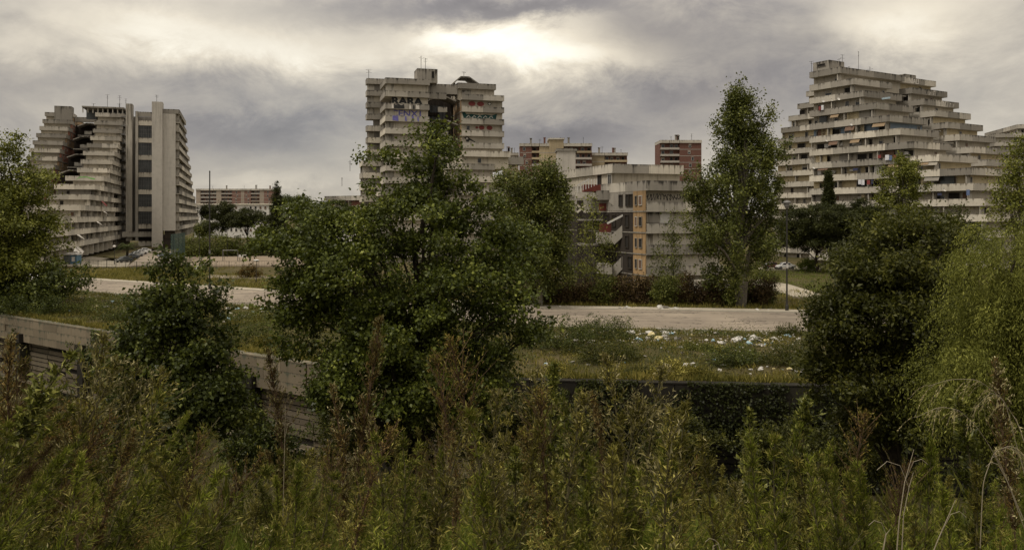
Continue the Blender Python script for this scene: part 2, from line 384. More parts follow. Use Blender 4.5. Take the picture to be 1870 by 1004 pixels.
def road_mat():
    m, t, b = newmat('worn_asphalt')
    pos = N(t, 'ShaderNodeNewGeometry').outputs['Position']
    big = noise(t, pos, .09, 5, .6, (1, 1, 1)); band = noise(t, pos, .5, 5, .6, (.15, 1, 1), 1.2); fine = noise(t, pos, 14, 4, .7)
    vo = N(t, 'ShaderNodeTexVoronoi', feature='DISTANCE_TO_EDGE'); mp = N(t, 'ShaderNodeMapping')
    t.links.new(pos, mp.inputs[0]); mp.inputs['Scale'].default_value = (.10, .26, .2)
    wob = N(t, 'ShaderNodeVectorMath', operation='ADD')
    nz = N(t, 'ShaderNodeTexNoise'); nz.inputs['Scale'].default_value = .6; nz.inputs['Detail'].default_value = 6; t.links.new(pos, nz.inputs['Vector'])
    t.links.new(mp.outputs[0], wob.inputs[0]); t.links.new(nz.outputs['Color'], wob.inputs[1]); t.links.new(wob.outputs[0], vo.inputs['Vector'])
    vo.inputs['Scale'].default_value = 1.3
    c = mixc(t, rng_map(t, big, .35, .65), (.19, .158, .122), (.295, .248, .19))
    c = mixc(t, mathn(t, 'MULTIPLY', rng_map(t, band, .50, .60), .6), c, (.135, .112, .088))
    c = mixc(t, mathn(t, 'MULTIPLY', rng_map(t, fine, .45, .8), .35), c, (.15, .125, .10))
    crack = mathn(t, 'MULTIPLY', rng_map(t, vo.outputs['Distance'], .05, .015), rng_map(t, band, .44, .52))
    c = mixc(t, mathn(t, 'MULTIPLY', crack, .8), c, (.075, .062, .05))
    t.links.new(c, b.inputs['Base Color']); b.inputs['Roughness'].default_value = .9; b.inputs['Specular IOR Level'].default_value = .2
    return m
M['ground'] = ground_mat(); M['bank'] = bank_mat(); M['asphalt'] = road_mat()
M['kerb'] = concrete('kerb_stone', (.36, .33, .27), (.12, .10, .08), amount=.3, drip=.1)
M['pave'] = concrete('pavement', (.30, .265, .205), (.10, .085, .06), amount=.2, drip=0)
M['dirt'] = plain('beaten_earth', (.235, .19, .14), rough=1, var=.2, scale=.25, spec=.05)

WALL = [(-400, 107), (-75, 107), (-60, 96), (-37.8, 80), (-15.6, 64), (-2, 58), (21, 55.6), (60, 54.6), (400, 54.0)]
WX = [p[0] for p in WALL]; WY = [p[1] for p in WALL]
def wall_y(x): return np.interp(x, WX, WY)
def fbm(x, y, s, seed=0):
    r = np.random.default_rng(seed); o = 0; a = 1
    for k in range(5):
        th = r.uniform(0, 2 * pi); ph = r.uniform(0, 6.28, 2)
        o = o + a * (np.sin(s * (x * cos(th) + y * sin(th)) + ph[0]) * np.sin(s * 1.13 * (-x * sin(th) + y * cos(th)) + ph[1]))
        s *= 1.9; a *= .55
    return o
BY = [-40, 0, 3, 6, 10, 16, 25, 33, 40, 120]; BZ = [10.6, 9.85, 9.3, 8.5, 7.35, 5.2, .8, -4.5, -7.2, -7.4]
def bank_z(x, y): return np.interp(y, BY, BZ) + fbm(x, y, .45, 3) * .12
# near edge and far edge of the road (plan)
RN = [(-400, 185), (-120, 146.5), (-66.5, 127), (-29, 103), (2.6, 86), (29.2, 81.5), (75, 77), (400, 60)]
RF = [(-400, 215), (-130, 168), (-77.9, 149), (-35, 124), (3.1, 102.5), (34.8, 97.5), (85, 92), (400, 74)]
def rn_y(x): return np.interp(x, [p[0] for p in RN], [p[1] for p in RN])
def rf_y(x): return np.interp(x, [p[0] for p in RF], [p[1] for p in RF])
def ground_z(x, y):
    """uneven verge between wall and road, level elsewhere"""
    x = np.asarray(x, dtype=float); y = np.asarray(y, dtype=float)
    w = wall_y(x); r = rn_y(x)
    s = np.clip((y - w) / np.maximum(r - w, 1), 0, 1)
    bump = np.sin(pi * s) ** 1 * (.35 + .45 * fbm(x, y, .22, 5))
    far = np.where(y > rf_y(x) + 3, .18 * fbm(x, y, .08, 8) - .02, 0)
    return np.where(s < 1, np.maximum(bump, -.25), far) - .02

def sheet(name, xs, rows, fy, fz, mat):
    X = np.repeat(np.array(xs)[None, :], len(rows), 0); R = np.repeat(np.array(rows)[:, None], len(xs), 1)
    Y = fy(X, R); Z = fz(X, Y)
    v = np.stack([X, Y, Z], -1).reshape(-1, 3); n = len(xs)
    q = [(i * n + j, i * n + j + 1, (i + 1) * n + j + 1, (i + 1) * n + j) for i in range(len(rows) - 1) for j in range(n - 1)]
    o = ob(name, np_mesh(name, v, q, mat, smooth=True)); o['kind'] = 'structure'; return o
xs = np.concatenate([[-5000, -2500, -1200, -600, -400, -300, -200, -150], np.arange(-120, 121, 2.0), [150, 200, 300, 400, 600, 1200, 2500, 5000]])
rows = np.concatenate([np.arange(0, 30, 1.0), np.arange(30, 80, 2.5), np.arange(80, 300, 10), [350, 420, 520, 700, 1000, 1600, 2600, 4200, 7000]])
sheet('ground', xs, rows, lambda X, R: wall_y(X) + .25 + R, ground_z, M['ground'])
sheet('bank_ground', np.concatenate([[-400, -250, -150, -100], np.arange(-80, 81, 1.0), [100, 150, 250, 400]]), np.linspace(0, 1, 110) ** 1.2,
      lambda X, R: -35 + (wall_y(X) - .1 + 35) * R, bank_z, M['bank'])

def ribbon(name, a, b, z, mat, xs_):
    v = []; q = []
    for i, x in enumerate(xs_):
        v += [(x, a(x), z), (x, b(x), z)]
        if i: q.append((2 * i - 2, 2 * i, 2 * i + 1, 2 * i - 1))
    o = ob(name, np_mesh(name, np.array(v), np.array(q), mat)); o['kind'] = 'structure'; return o
rx = np.arange(-200, 201, 4.0)
ribbon('road', rn_y, lambda x: rf_y(x), .03, M['asphalt'], rx)
ribbon('pavement', lambda x: rf_y(x) + .22, lambda x: rf_y(x) + 2.6, .16, M['pave'], rx)
kb = MB()
for a, b_ in zip(rx[:-1], rx[1:]):
    ang = atan2(float(rf_y(b_) - rf_y(a)), b_ - a)
    kb.prism([(a, rf_y(a)), (b_, rf_y(b_)), (b_, rf_y(b_) + .22), (a, rf_y(a) + .22)], -.05, .17)
o = kb.build('kerb', M['kerb']); o['kind'] = 'structure'
kb = MB()
for a, b_ in zip(rx[:-1], rx[1:]):
    kb.prism([(a, rn_y(a) - .2), (b_, rn_y(b_) - .2), (b_, rn_y(b_)), (a, rn_y(a))], -.3, .10)
o = kb.build('near_kerb', M['kerb']); o['kind'] = 'structure'

def patch(name, poly, z, mat):
    mb = MB(); mb.prism(poly, z - .3, z); o = mb.build(name, mat); o['kind'] = 'structure'; return o
def gp(px, py):                                    # ground point (plan) seen at a photo pixel
    Y = H * F / (py - HY); return ((px - CX) / F * Y, Y)
patch('football_pitch', [gp(318, 487), gp(312, 468.5), gp(540, 468.5), gp(560, 487)], .22, M['dirt'])
patch('side_street', [gp(232, 488), gp(268, 462), gp(292, 456), gp(335, 455.5), gp(335, 460), gp(312, 464), gp(318, 487)], .24, M['asphalt'])
patch('forecourt', [gp(-60, 486), gp(232, 488.5), gp(240, 477), gp(170, 470), gp(-60, 472)], .215, M['pave'])
patch('lane', [gp(380, 508), gp(380, 503), gp(560, 507), gp(560, 513)], .14, M['asphalt'])
patch('footpath', [gp(1375, 520), gp(1385, 513), gp(1440, 522), gp(1500, 541), gp(1500, 547), gp(1450, 545)], .30, M['pave'])
patch('parking_area', [gp(1385, 494), gp(1385, 488), gp(1500, 488), gp(1500, 494)], .22, M['pave'])
mound = MB()                                        # grass bank below the long block
o = patch('grass_bank', [gp(188, 476), gp(222, 468), gp(262, 455), gp(312, 448), gp(312, 453), gp(266, 461), gp(232, 480)], 1.1, M['ground'])

# ================================================================== RETAINING WALL
wroot = empty('retaining_wall', (-30, 75, 0), 'long concrete retaining wall of stacked planks below the rubbish strewn verge', 'wall')
panel_me = {}
def upanel(th, h, mat, name='panel'):
    k = (round(th, 3), round(h, 3), mat)
    if k not in panel_me:
        mb = MB(); mb.prism([(-.5, 0), (.5, 0), (.5, th), (-.5, th)], 0, h)
        panel_me[k] = mb.mesh(name, M[mat])
    return panel_me[k]
def along(a, b, step):
    L = math.hypot(b[0] - a[0], b[1] - a[1]); n = max(1, round(L / step)); ang = atan2(b[1] - a[1], b[0] - a[0])
    for i in range(n):
        s = (i + .5) / n
        yield (a[0] + (b[0] - a[0]) * s, a[1] + (b[1] - a[1]) * s), L / n, ang, i, n
for si in range(1, 7):
    a, b_ = WALL[si], WALL[si + 1]
    if si == 6: b_ = (60, 54.6)
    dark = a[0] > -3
    L = math.hypot(b_[0] - a[0], b_[1] - a[1]); d = ((b_[0] - a[0]) / L, (b_[1] - a[1]) / L); nrm = (d[1], -d[0])
    # coping
    mb = MB(); q0 = (a[0] + nrm[0] * .62, a[1] + nrm[1] * .62); q1 = (b_[0] + nrm[0] * .62, b_[1] + nrm[1] * .62)
    mb.prism([q0, q1, (b_[0] - nrm[0] * .25, b_[1] - nrm[1] * .25), (a[0] - nrm[0] * .25, a[1] - nrm[1] * .25)], .06, .16)
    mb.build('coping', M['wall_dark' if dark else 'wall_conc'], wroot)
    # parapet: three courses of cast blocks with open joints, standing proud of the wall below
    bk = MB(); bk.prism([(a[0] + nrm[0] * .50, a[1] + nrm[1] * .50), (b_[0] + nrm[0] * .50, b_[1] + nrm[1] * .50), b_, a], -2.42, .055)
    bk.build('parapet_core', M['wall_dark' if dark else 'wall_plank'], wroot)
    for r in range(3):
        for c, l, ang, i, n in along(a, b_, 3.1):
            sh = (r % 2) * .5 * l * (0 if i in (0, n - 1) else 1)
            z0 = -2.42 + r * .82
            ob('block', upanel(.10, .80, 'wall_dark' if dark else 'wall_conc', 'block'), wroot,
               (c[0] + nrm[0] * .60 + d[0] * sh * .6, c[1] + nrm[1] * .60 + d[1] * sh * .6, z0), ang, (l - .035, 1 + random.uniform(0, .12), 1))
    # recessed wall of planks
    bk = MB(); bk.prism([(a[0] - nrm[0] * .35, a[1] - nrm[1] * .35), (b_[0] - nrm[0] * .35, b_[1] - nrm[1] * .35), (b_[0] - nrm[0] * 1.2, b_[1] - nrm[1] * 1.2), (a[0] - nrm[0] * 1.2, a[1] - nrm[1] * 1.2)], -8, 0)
    bk.build('wall_core', M['wall_dark'], wroot)  # near-black core paints the shadow in the plank gaps
    for r in range(9):
        z0 = -2.45 - (r + 1) * .50
        for c, l, ang, i, n in along(a, b_, 8.0 if dark else 4.2):
            if random.random() < .06: continue
            inset = .03 + random.uniform(0, .2)
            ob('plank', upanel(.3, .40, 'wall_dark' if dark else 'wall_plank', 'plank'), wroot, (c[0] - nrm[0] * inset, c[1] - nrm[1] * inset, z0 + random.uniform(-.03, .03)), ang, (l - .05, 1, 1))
    # ledge and buttresses
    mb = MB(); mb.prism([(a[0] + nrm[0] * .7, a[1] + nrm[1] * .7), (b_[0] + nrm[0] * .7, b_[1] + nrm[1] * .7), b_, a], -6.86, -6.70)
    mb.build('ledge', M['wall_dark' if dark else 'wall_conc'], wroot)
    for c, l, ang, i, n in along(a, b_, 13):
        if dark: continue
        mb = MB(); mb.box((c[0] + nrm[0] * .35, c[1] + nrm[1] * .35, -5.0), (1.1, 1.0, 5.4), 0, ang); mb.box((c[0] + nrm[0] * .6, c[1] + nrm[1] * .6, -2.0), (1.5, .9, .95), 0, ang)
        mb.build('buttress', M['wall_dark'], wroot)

# ================================================================== BUILDINGS
win_meshes = {}
def window_mesh(kind):
    """recess frame around a dark opening; local x along the wall, -y outward, unit 1 m wide and 1 m high"""
    if kind in win_meshes: return win_meshes[kind]
    mb = MB(); t_ = .07; dp = .14
    for x0, x1, z0, z1 in ((-.5, -.5 + t_, 0, 1), (.5 - t_, .5, 0, 1), (-.5 + t_, .5 - t_, 1 - t_, 1), (-.5 + t_, .5 - t_, 0, t_)):
        mb.prism([(x0, -dp), (x1, -dp), (x1, 0), (x0, 0)], z0, z1, 0)
    mb.prism([(-.5 + t_, -.03), (.5 - t_, -.03), (.5 - t_, 0), (-.5 + t_, 0)], t_, 1 - t_, 1)
    mats = [M['frame'], M['glass']]
    if kind == 'half': mb.prism([(-.43, -.08), (.43, -.08), (.43, -.031), (-.43, -.031)], .55, .93, 2); mats.append(M['shutter'])
    if kind == 'shut': mb.prism([(-.43, -.08), (.43, -.08), (.43, -.031), (-.43, -.031)], .075, .925, 2); mats.append(M['shutter_brown'])
    if kind == 'two': mb.prism([(-.02, -.10), (.02, -.10), (.02, -.031), (-.02, -.031)], t_, 1 - t_, 0)
    if kind == 'hole': mats = [M['plaster_dim'], M['hole']]
    if kind == 'gutted': mats = [M['plaster_dark'], M['hole']]
    win_meshes[kind] = mb.mesh('window_' + kind, mats); return win_meshes[kind]
def window(root, p, z, nrm, w, h, kind, name='window'):
    return ob(name, window_mesh(kind), root, (p[0], p[1], z), atan2(nrm[0], -nrm[1]), (w, 1, h))
class Frame:
    def __init__(s, O, u, v):
        s.O = V(*O); s.u = V(*u) / np.linalg.norm(u); s.v = V(*v) / np.linalg.norm(v)
    def p(s, t, v): return s.O + s.u * t + s.v * v
    def quad(s, t0, t1, v0, v1): return [s.p(t0, v0), s.p(t1, v0), s.p(t1, v1), s.p(t0, v1)]
PH = 1.45                                            # parapet height
def parapet(root, a, b, nrm, zt, mats, step=6.5, ph=PH, nowhere=()):
    """a row of parapet panels from a to b whose outer face looks along nrm"""
    d = unit(V(*b) - V(*a)); ang = atan2(-nrm[0] * 0 + d[1], d[0])
    left = V(-d[1], d[0])
    if np.dot(left, nrm) > 0: a, b = b, a; d = -d; ang = atan2(d[1], d[0])
    out = []
    for c, l, ang_, i, n in along(a, b, step):
        if i in nowhere: continue
        mt = random.choices(mats[0], mats[1])[0]
        out.append(ob('parapet_panel', upanel(.15, ph, mt, 'parapet_panel'), root, (c[0], c[1], zt - ph), ang_, (l - .05, 1, 1)))
    return out
def slab_block(root, fr, floors, ins=(1.3, 1.0), sides='fe', wallmats=('plaster',), dark_top=4, win=(3.3, .75), fins=6.5, seed=1, wsize=(1.0, 1.35),
               kinds=('open', 'two', 'half', 'shut', 'hole'), kw=(3, 2, 2, 1, 2), endwin=0.0, gap=3.1, pmats=None, finmat='conc', wlimit=260, pstep=6.5):
    """storeys of one long block: floor slab, parapet panels, recessed wall, fins and windows for each (ztop,t0,t1,v0,v1)"""
    rnd = random.Random(seed); nw = 0
    for i, (zt, t0, t1, v0, v1) in enumerate(floors):
        q = fr.quad(t0 + .02, t1 - .02, v0 + .02, v1 - .02)
        mb = MB(); mb.prism(q, zt - PH + .003, zt - PH + .25); mb.build('floor_slab', M['conc'], root)
        pm = pmats(i) if pmats else ((('conc_dark', 'conc', 'conc_pale'), (5, 2, 0) if i < dark_top else ((2, 4, 2) if i < dark_top + 3 else (1, 3, 6))))
        if 'f' in sides: parapet(root, fr.p(t0, v0), fr.p(t1, v0), -fr.v, zt, pm, step=pstep)
        if 'b' in sides: parapet(root, fr.p(t0, v1), fr.p(t1, v1), fr.v, zt, pm)
        if 'e' in sides: parapet(root, fr.p(t1, v0 + .16), fr.p(t1, v1 - (.16 if 'b' in sides else 0)), fr.u, zt, pm, step=5.5)
        if 's' in sides: parapet(root, fr.p(t0, v0 + .16), fr.p(t0, v1 - .16), -fr.u, zt, pm, step=5.5)
        zl = zt - gap - PH + .25
        if i + 1 < len(floors): zl = floors[i + 1][0] - PH + .25
        wm = wallmats(i) if callable(wallmats) else wallmats[rnd.randrange(len(wallmats))]
        mb = MB(); mb.prism(fr.quad(t0 + (1.0 if 's' in sides else .1), t1 - ins[1], v0 + ins[0], v1 - (1.0 if 'b' in sides else .25)), zl + .002, zt - PH)
        mb.build('wall', M[wm], root)
        if fins:
            n = int((t1 - t0 - 1) / fins)
            for k in range(n + 1):
                t = t1 - 1.2 - k * fins - rnd.uniform(-.3, .3)
                if t < t0 + .3 or rnd.random() < .12: continue
                mb = MB(); mb.prism(fr.quad(t - .1, t + .1, v0 + .18, v0 + ins[0] + .05), zl + .004, zt - PH - .003); mb.build('fin', M[finmat], root)
        t = t1 - 2.2
        while t > t0 + .8 and win[0] and nw < wlimit:
            if rnd.random() < win[1]:
                kd = rnd.choices(kinds, kw)[0]; w = wsize[0] * rnd.choice((.85, 1, 1, 1.9, 2.8)); kd = 'hole' if w > 2.2 * wsize[0] else kd; h = wsize[1]
                window(root, fr.p(t, v0 + ins[0] - .002), zt - PH - .28 - h, -fr.v, w, h, kd); nw += 1
            t -= win[0] * rnd.uniform(.7, 1.3)
        if endwin:
            v = v0 + 2
            while v < v1 - 1.5:
                if rnd.random() < endwin: window(root, fr.p(t1 - ins[1] + .002, v), zt - PH - .3 - 1.2, fr.u, .9, 1.2, rnd.choices(kinds, kw)[0])
                v += 2.6
def boxpart(root, name, fr, t0, t1, v0, v1, z0, z1, mat):
    mb = MB(); mb.prism(fr.quad(t0, t1, v0, v1), z0, z1); return mb.build(name, M[mat], root)
def antenna(root, p, z, h, seed=0, th=.09):
    r = random.Random(seed); mb = MB(); mb.tube([(p[0], p[1], z), (p[0], p[1], z + h)], th * .5, 5)
    for k in range(r.randint(2, 4)):
        zz = z + h * (1 - .13 * k) - .05; a = r.uniform(0, pi); l = r.uniform(.35, .9)
        mb.beam((p[0] - cos(a) * l, p[1] - sin(a) * l, zz), (p[0] + cos(a) * l, p[1] + sin(a) * l, zz), .05, .05)
    mb.build('antenna', M['metal_dark'], root)
def text_on(root, s, p, z, nrm, width, height, mat, bold=.03, name='graffiti'):
    cu = bpy.data.curves.new(name, 'FONT'); cu.body = s; cu.size = 1.0; cu.extrude = .008; cu.offset = bold
    cu.align_x = 'CENTER'; cu.align_y = 'BOTTOM_BASELINE'; cu.materials.append(mat)
    o = bpy.data.objects.new(name, cu); reg(o, root, (p[0] + nrm[0] * .03, p[1] + nrm[1] * .03, z))
    o.rotation_euler = (pi / 2, 0, atan2(nrm[0], -nrm[1]))
    o.scale = (width / (len(s) * .62), height / .70, 1)
    bpy.context.view_layer.update()
    me = bpy.data.meshes.new_from_object(o.evaluated_get(bpy.context.evaluated_depsgraph_get()))
    loc, rot, sca = o.location.copy(), o.rotation_euler.copy(), o.scale.copy()
    bpy.data.objects.remove(o); bpy.data.curves.remove(cu)
    o = bpy.data.objects.new(name, me); COL.objects.link(o); o.parent = root; o.location = loc; o.rotation_euler = rot; o.scale = sca
    return o
def flat_shape(root, pts, p, z, nrm, mat, name='graffiti', th=.015):
    """a painted shape as a thin raised piece: pts in metres (along wall, up)"""
    d = V(-nrm[1], nrm[0])
    mb = MB(); n = len(pts)
    f = [V(*p) + d * a + V(*nrm) * (.02 + th) for a, b_ in pts]; g = [V(*p) + d * a + V(*nrm) * .02 for a, b_ in pts]
    vs = [(q[0], q[1], z + b_[1]) for q, b_ in zip(f, pts)] + [(q[0], q[1], z + b_[1]) for q, b_ in zip(g, pts)]
    mb.add(vs, [tuple(range(n)), tuple(range(2 * n - 1, n - 1, -1))] + [(i, i + n, (i + 1) % n + n, (i + 1) % n) for i in range(n)])
    return mb.build(name, mat, root)
def ell(cx, cy, rx_, ry_, n=16): return [(cx + rx_ * cos(2 * pi * k / n), cy + ry_ * sin(2 * pi * k / n)) for k in range(n)]
def paint(name, c): return plain(name, c, rough=.8, var=.2, scale=1.5)
M['p_black'] = paint('paint_black', (.03, .03, .03)); M['p_blue'] = paint('paint_blue', (.14, .13, .36)); M['p_red'] = paint('paint_red', (.20, .05, .045))
M['p_green'] = paint('paint_green', (.02, .07, .065)); M['p_white'] = paint('paint_white', (.62, .58, .52)); M['p_lime'] = paint('paint_lime', (.20, .42, .13))
def canopy(root, fr, t0, t1, v0, v1, z, rise, name='stair_canopy'):
    """arched concrete roof over a stair landing, open to the front"""
    w = v1 - v0; prof = [(0, 0), (w * .30, rise), (w * .62, rise), (w, rise * .1)]
    mb = MB()
    for (a, za), (b_, zb) in zip(prof[:-1], prof[1:]):
        vs = []
        for t in (t0, t1):
            for v, zz in ((a, za), (b_, zb), (b_, zb - .35), (a, za - .35)):
                p = fr.p(t, v0 + v); vs.append((p[0], p[1], z + zz))
        mb.add(vs, [(0, 1, 2, 3), (7, 6, 5, 4), (0, 4, 5, 1), (1, 5, 6, 2), (2, 6, 7, 3), (3, 7, 4, 0)])
    mb.build(name, M['conc_dark'], root)
    boxpart(root, 'landing_parapet', fr, t1 - .3, t1 - .12, v0 + w * .35, v0 + w * .68, z - 3.0, z - 1.7, 'conc_dark')

# ------------------------------------------------------------ stepped block on the right of the picture
R = Frame((71.3, 197), (.51, -.86), (.86, .51))
Z0 = 46.0
rroot = empty('stepped_apartment_block', (*R.p(10, 20), 0), 'tall stepped concrete apartment block with laundry and a blue storey, beyond the umbrella pines', 'building')
t1f = [8.8, 12.3, 14.8, 18, 21.2, 23.9, 26.9, 32.5, 39.2, 39.6, 42, 42.5, 43, 43.4, 43.8]
fl = [(Z0 - 3.1 * i, 0, t1f[i], 0, 24 if i == 0 else 14) for i in range(15)]
def rw(i): return 'plaster_blue' if i == 4 else ('plaster_cream' if i in (7, 8) else 'plaster')
slab_block(rroot, R, fl, ins=(1.5, 1.3), wallmats=rw, dark_top=5, win=(3.0, .78), fins=7.5, seed=3, endwin=.15, kw=(4, 3, 2, 2, 3))
t1r = [7.5 + 3 * i for i in range(8)] + [33, 36, 36.5, 37, 38, 38, 38]
t0r = [-21.2, -24.2, -27.3, -30, -31.2, -31.8, -32.2, -32.5] + [-33] * 7
fl = [(Z0 - 3.1 * i + .05, t0r[i], t1r[i], 24.4, 39) for i in range(15)]
slab_block(rroot, R, fl, ins=(1.15, 1.3), wallmats=('plaster', 'plaster', 'plaster_cream'), dark_top=5, win=(4.2, .7), fins=7.5, seed=5, endwin=.25, sides='fe')
for i in range(15):
    boxpart(rroot, 'walkway', R, .2, min(t1f[i], t1r[i]) - 4.5, 14.05, 24.35, Z0 - 3.1 * i - 4.2, Z0 - 3.1 * i - 1.75, 'plaster' if i % 3 else 'plaster_dim')
    boxpart(rroot, 'gap_canopy', R, min(t1f[i], t1r[i]) - 4.5, min(t1f[i], t1r[i]) - 1.0, 15.2, 23.4, Z0 - 3.1 * i - 2.2, Z0 - 3.1 * i - 1.95, 'conc_dark')
boxpart(rroot, 'roof_house', R, .6, 5.2, .6, 6.0, Z0 - 1.2, Z0 + 2.2, 'conc_dark')
window(rroot, R.p(3, .598), Z0 + .9, -R.v, 2.6, .7, 'hole', 'roof_house_opening')
boxpart(rroot, 'roof_house', R, -3, 2.0, 14, 23, Z0 - 1.2, Z0 + 1.4, 'plaster_dim')
boxpart(rroot, 'roof_house', R, 4.5, 7.2, 26.5, 31, Z0 - 1.2, Z0 + .9, 'conc_dark')
boxpart(rroot, 'roof_wall', R, 1.5, 1.9, 6.5, 23.6, Z0 - 1.2, Z0 + .9, 'conc_dark')
for k, (t, v, h) in enumerate(((.4, .3, 2.6), (3, 7, 3.4), (2, 9.5, 4.8), (2, 12, 2.2), (2, 15.6, 6.2), (2, 20, 2.8), (16, 38, 3.2), (-28, 26, 2.0))):
    antenna(rroot, R.p(t, v), Z0 - 1.2 if t < 10 and t > -20 else (Z0 - 16.5 if t > 10 else Z0 - 10), h + 1.2, k)
text_on(rroot, 'NIALI', R.p(7.5, 29.6), Z0 - 1.33, R.u, 5.4, 1.2, M['p_white'], .015)
for k, (v, zz, l) in enumerate(((30, -3.05, 1.0), (31.4, -3.1, .7), (33, -3.0, 1.1), (34.2, -3.1, .8), (30.5, -6.2, .8), (32, -6.1, 1.0), (33.4, -6.2, 1.0), (35, -6.15, .9), (36.4, -6.2, .7))):
    t = t1r[1] if zz > -4 else t1r[2]; z = Z0 + zz - 1.3
    flat_shape(rroot, [(0, 0), (.12, 0), (.12, l), (l * .6, l), (l * .6, l * .8), (.3, l * .75), (.3, l * .4), (0, l * .4)], R.p(t, v), z, R.u, M['p_white' if k % 3 else 'p_black'])
# painted door panel and awnings
boxpart(rroot, 'orange_blind', R, t1f[11] - 14.4, t1f[11] - 12.8, .3, .4, Z0 - 3.1 * 11 - 3.2, Z0 - 3.1 * 11 - 1.5, 'plaster_orange')

M['tan_blind'] = plain('tan_blind', (.24, .17, .10))
rk = random.Random(17)
for k in range(70):
    i = rk.randrange(2, 15); t = rk.uniform(1, t1f[i] - 2); z = Z0 - 3.1 * i - PH
    q = rk.random()
    if q < .45:                                        # air conditioner on the parapet or wall
        boxpart(rroot, 'air_conditioner', R, t, t + 1.0, 1.05, 1.49, z - 1.5 + rk.uniform(0, .5), z - .7 + rk.uniform(0, .3), 'white_wall')
    elif q < .75:                                      # sun blind let down over the balcony
        w = rk.uniform(1.8, 3.4); a_ = rk.uniform(.5, 1.1); p0, p1 = R.p(t, .25), R.p(t + w, .25); q0, q1 = R.p(t, -.25), R.p(t + w, -.25); mb = MB()
        mb.add([(*p0, z - .02), (*p1, z - .02), (*q1, z - a_), (*q0, z - a_), (*p0, z - .06), (*p1, z - .06), (*q1, z - a_ - .04), (*q0, z - a_ - .04)], [(0, 1, 2, 3), (7, 6, 5, 4), (0, 4, 5, 1), (1, 5, 6, 2), (2, 6, 7, 3), (3, 7, 4, 0)])
        mb.build('sun_blind', M[rk.choice(('shutter', 'plaster_dim', 'tan_blind', 'shutter_brown'))], rroot)
    else:
        p = R.p(t, -.05); mb = MB(); mb.lathe([(0, 0), (.28, .05), (.42, .16), (.40, .17), (.26, .07), (0, .02)], 10); o = mb.build('satellite_dish', M['white_wall'], rroot, (p[0], p[1], z + PH + .2 - 1.4)); o.rotation_euler = (1.2, 0, rk.uniform(-.6, .4))
for k in range(40):                                    # boarded and bricked-up loggias
    i = rk.randrange(3, 15); t = rk.uniform(1, t1f[i] - 4); z = Z0 - 3.1 * i - PH
    boxpart(rroot, 'loggia_screen', R, t, t + rk.uniform(1.5, 3.5), .9, 1.05, z - 2.3, z - .04, rk.choice(('plaster_cream', 'conc_dark', 'plaster_dim', 'shutter_brown', 'glazing', 'white_wall')))
# a similar block further right, mostly outside the picture
R2 = Frame((181.5, 292), (-.2, -.98), (.98, -.2))
r2root = empty('far_stepped_block', (*R2.p(0, 10), 0), 'pale stepped block cut off by the picture edge, beyond the willow tree', 'building')
fl = [(11.5 + (395 - 227) / F * 290 - 3.1 * i, -30, 2 + .6 * i, -2.4 - (7.4 if i else 0) - (.3 * i), 14) for i in range(14)]
slab_block(r2root, R2, fl, ins=(1.2, 1.0), wallmats=('plaster',), dark_top=3, win=(3.2, .7), fins=7, seed=8, endwin=.6)

# ------------------------------------------------------------ twin block with the stair shafts in the middle
C = Frame((-31.7, 205), (.27, -.96), (.96, .27))
croot = empty('twin_apartment_block', (*C.p(-10, 12), 0), 'derelict twin concrete block painted with graffiti, rising behind the big broadleaf tree', 'building')
zc = [46.0 - 3.1 * i for i in range(15)]
# left half, near part
fl = [(zc[i], -11, (.8 if i == 0 else (.2 if i < 7 else 1.2)), (0 if i < 9 else -1.2), 11.2) for i in range(15)]
slab_block(croot, C, fl, ins=(2.2, 1.0), wallmats=('plaster',), dark_top=3, win=(3.6, .7), fins=5.5, seed=12, endwin=.0, sides='fe')
# left half, set back part standing further out
fl = [(zc[i] + 1.75, -15.5 if i < 7 else -19, (-12 if i < 7 else -10.5), (-3.3 if i < 7 else (-4.6 if i < 12 else -6.0)), 11) for i in range(15)]
slab_block(croot, C, fl, ins=(2.0, 1.0), wallmats=('plaster', 'plaster_dim'), dark_top=3, win=(4.0, .6), fins=6, seed=13)
# right half
def cr_floor(i):
    if i == 0: return (zc[i], -46, -2, 19, 29.2)
    if i < 6: return (zc[i], -46, -.5, 19.6, 31)
    return (zc[i], -46, *{6: (12, 17, 29.2), 7: (11, 13.4, 25.5), 8: (12.5, 17.5, 27), 9: (13, 16, 28), 10: (14, 15, 29)}.get(i, (15, 14, 30)))
fl = [cr_floor(i) for i in range(15)]
slab_block(croot, C, fl, ins=(.25, 1.1), wallmats=lambda i: 'plaster', dark_top=2, win=(0, 0), fins=0, seed=14, endwin=.12, sides='e')
for i in range(6):
    mb = MB(); mb.prism(C.quad(-30, fl[i][2] - 1.2, fl[i][3] + .10, fl[i][3] + .24), zc[i] - 4.25, zc[i] - PH - .01); mb.build('side_wall', M['plaster_orange' if i > 0 else 'plaster'], croot)
    for t in (-3.2, -5.4, -9, -13): window(croot, C.p(t, fl[i][3] + .098), zc[i] - PH - 1.75, -C.v, .8, 1.4, 'hole')
parapet(croot, C.p(-30, 19), C.p(-2, 19), -C.v, zc[0], (('conc_dark',), (1,)))
boxpart(croot, 'extension_slab', C, -4, 9, 27.6, 33.5, zc[6] - 3.0, zc[6] - 1.0, 'conc_dark')
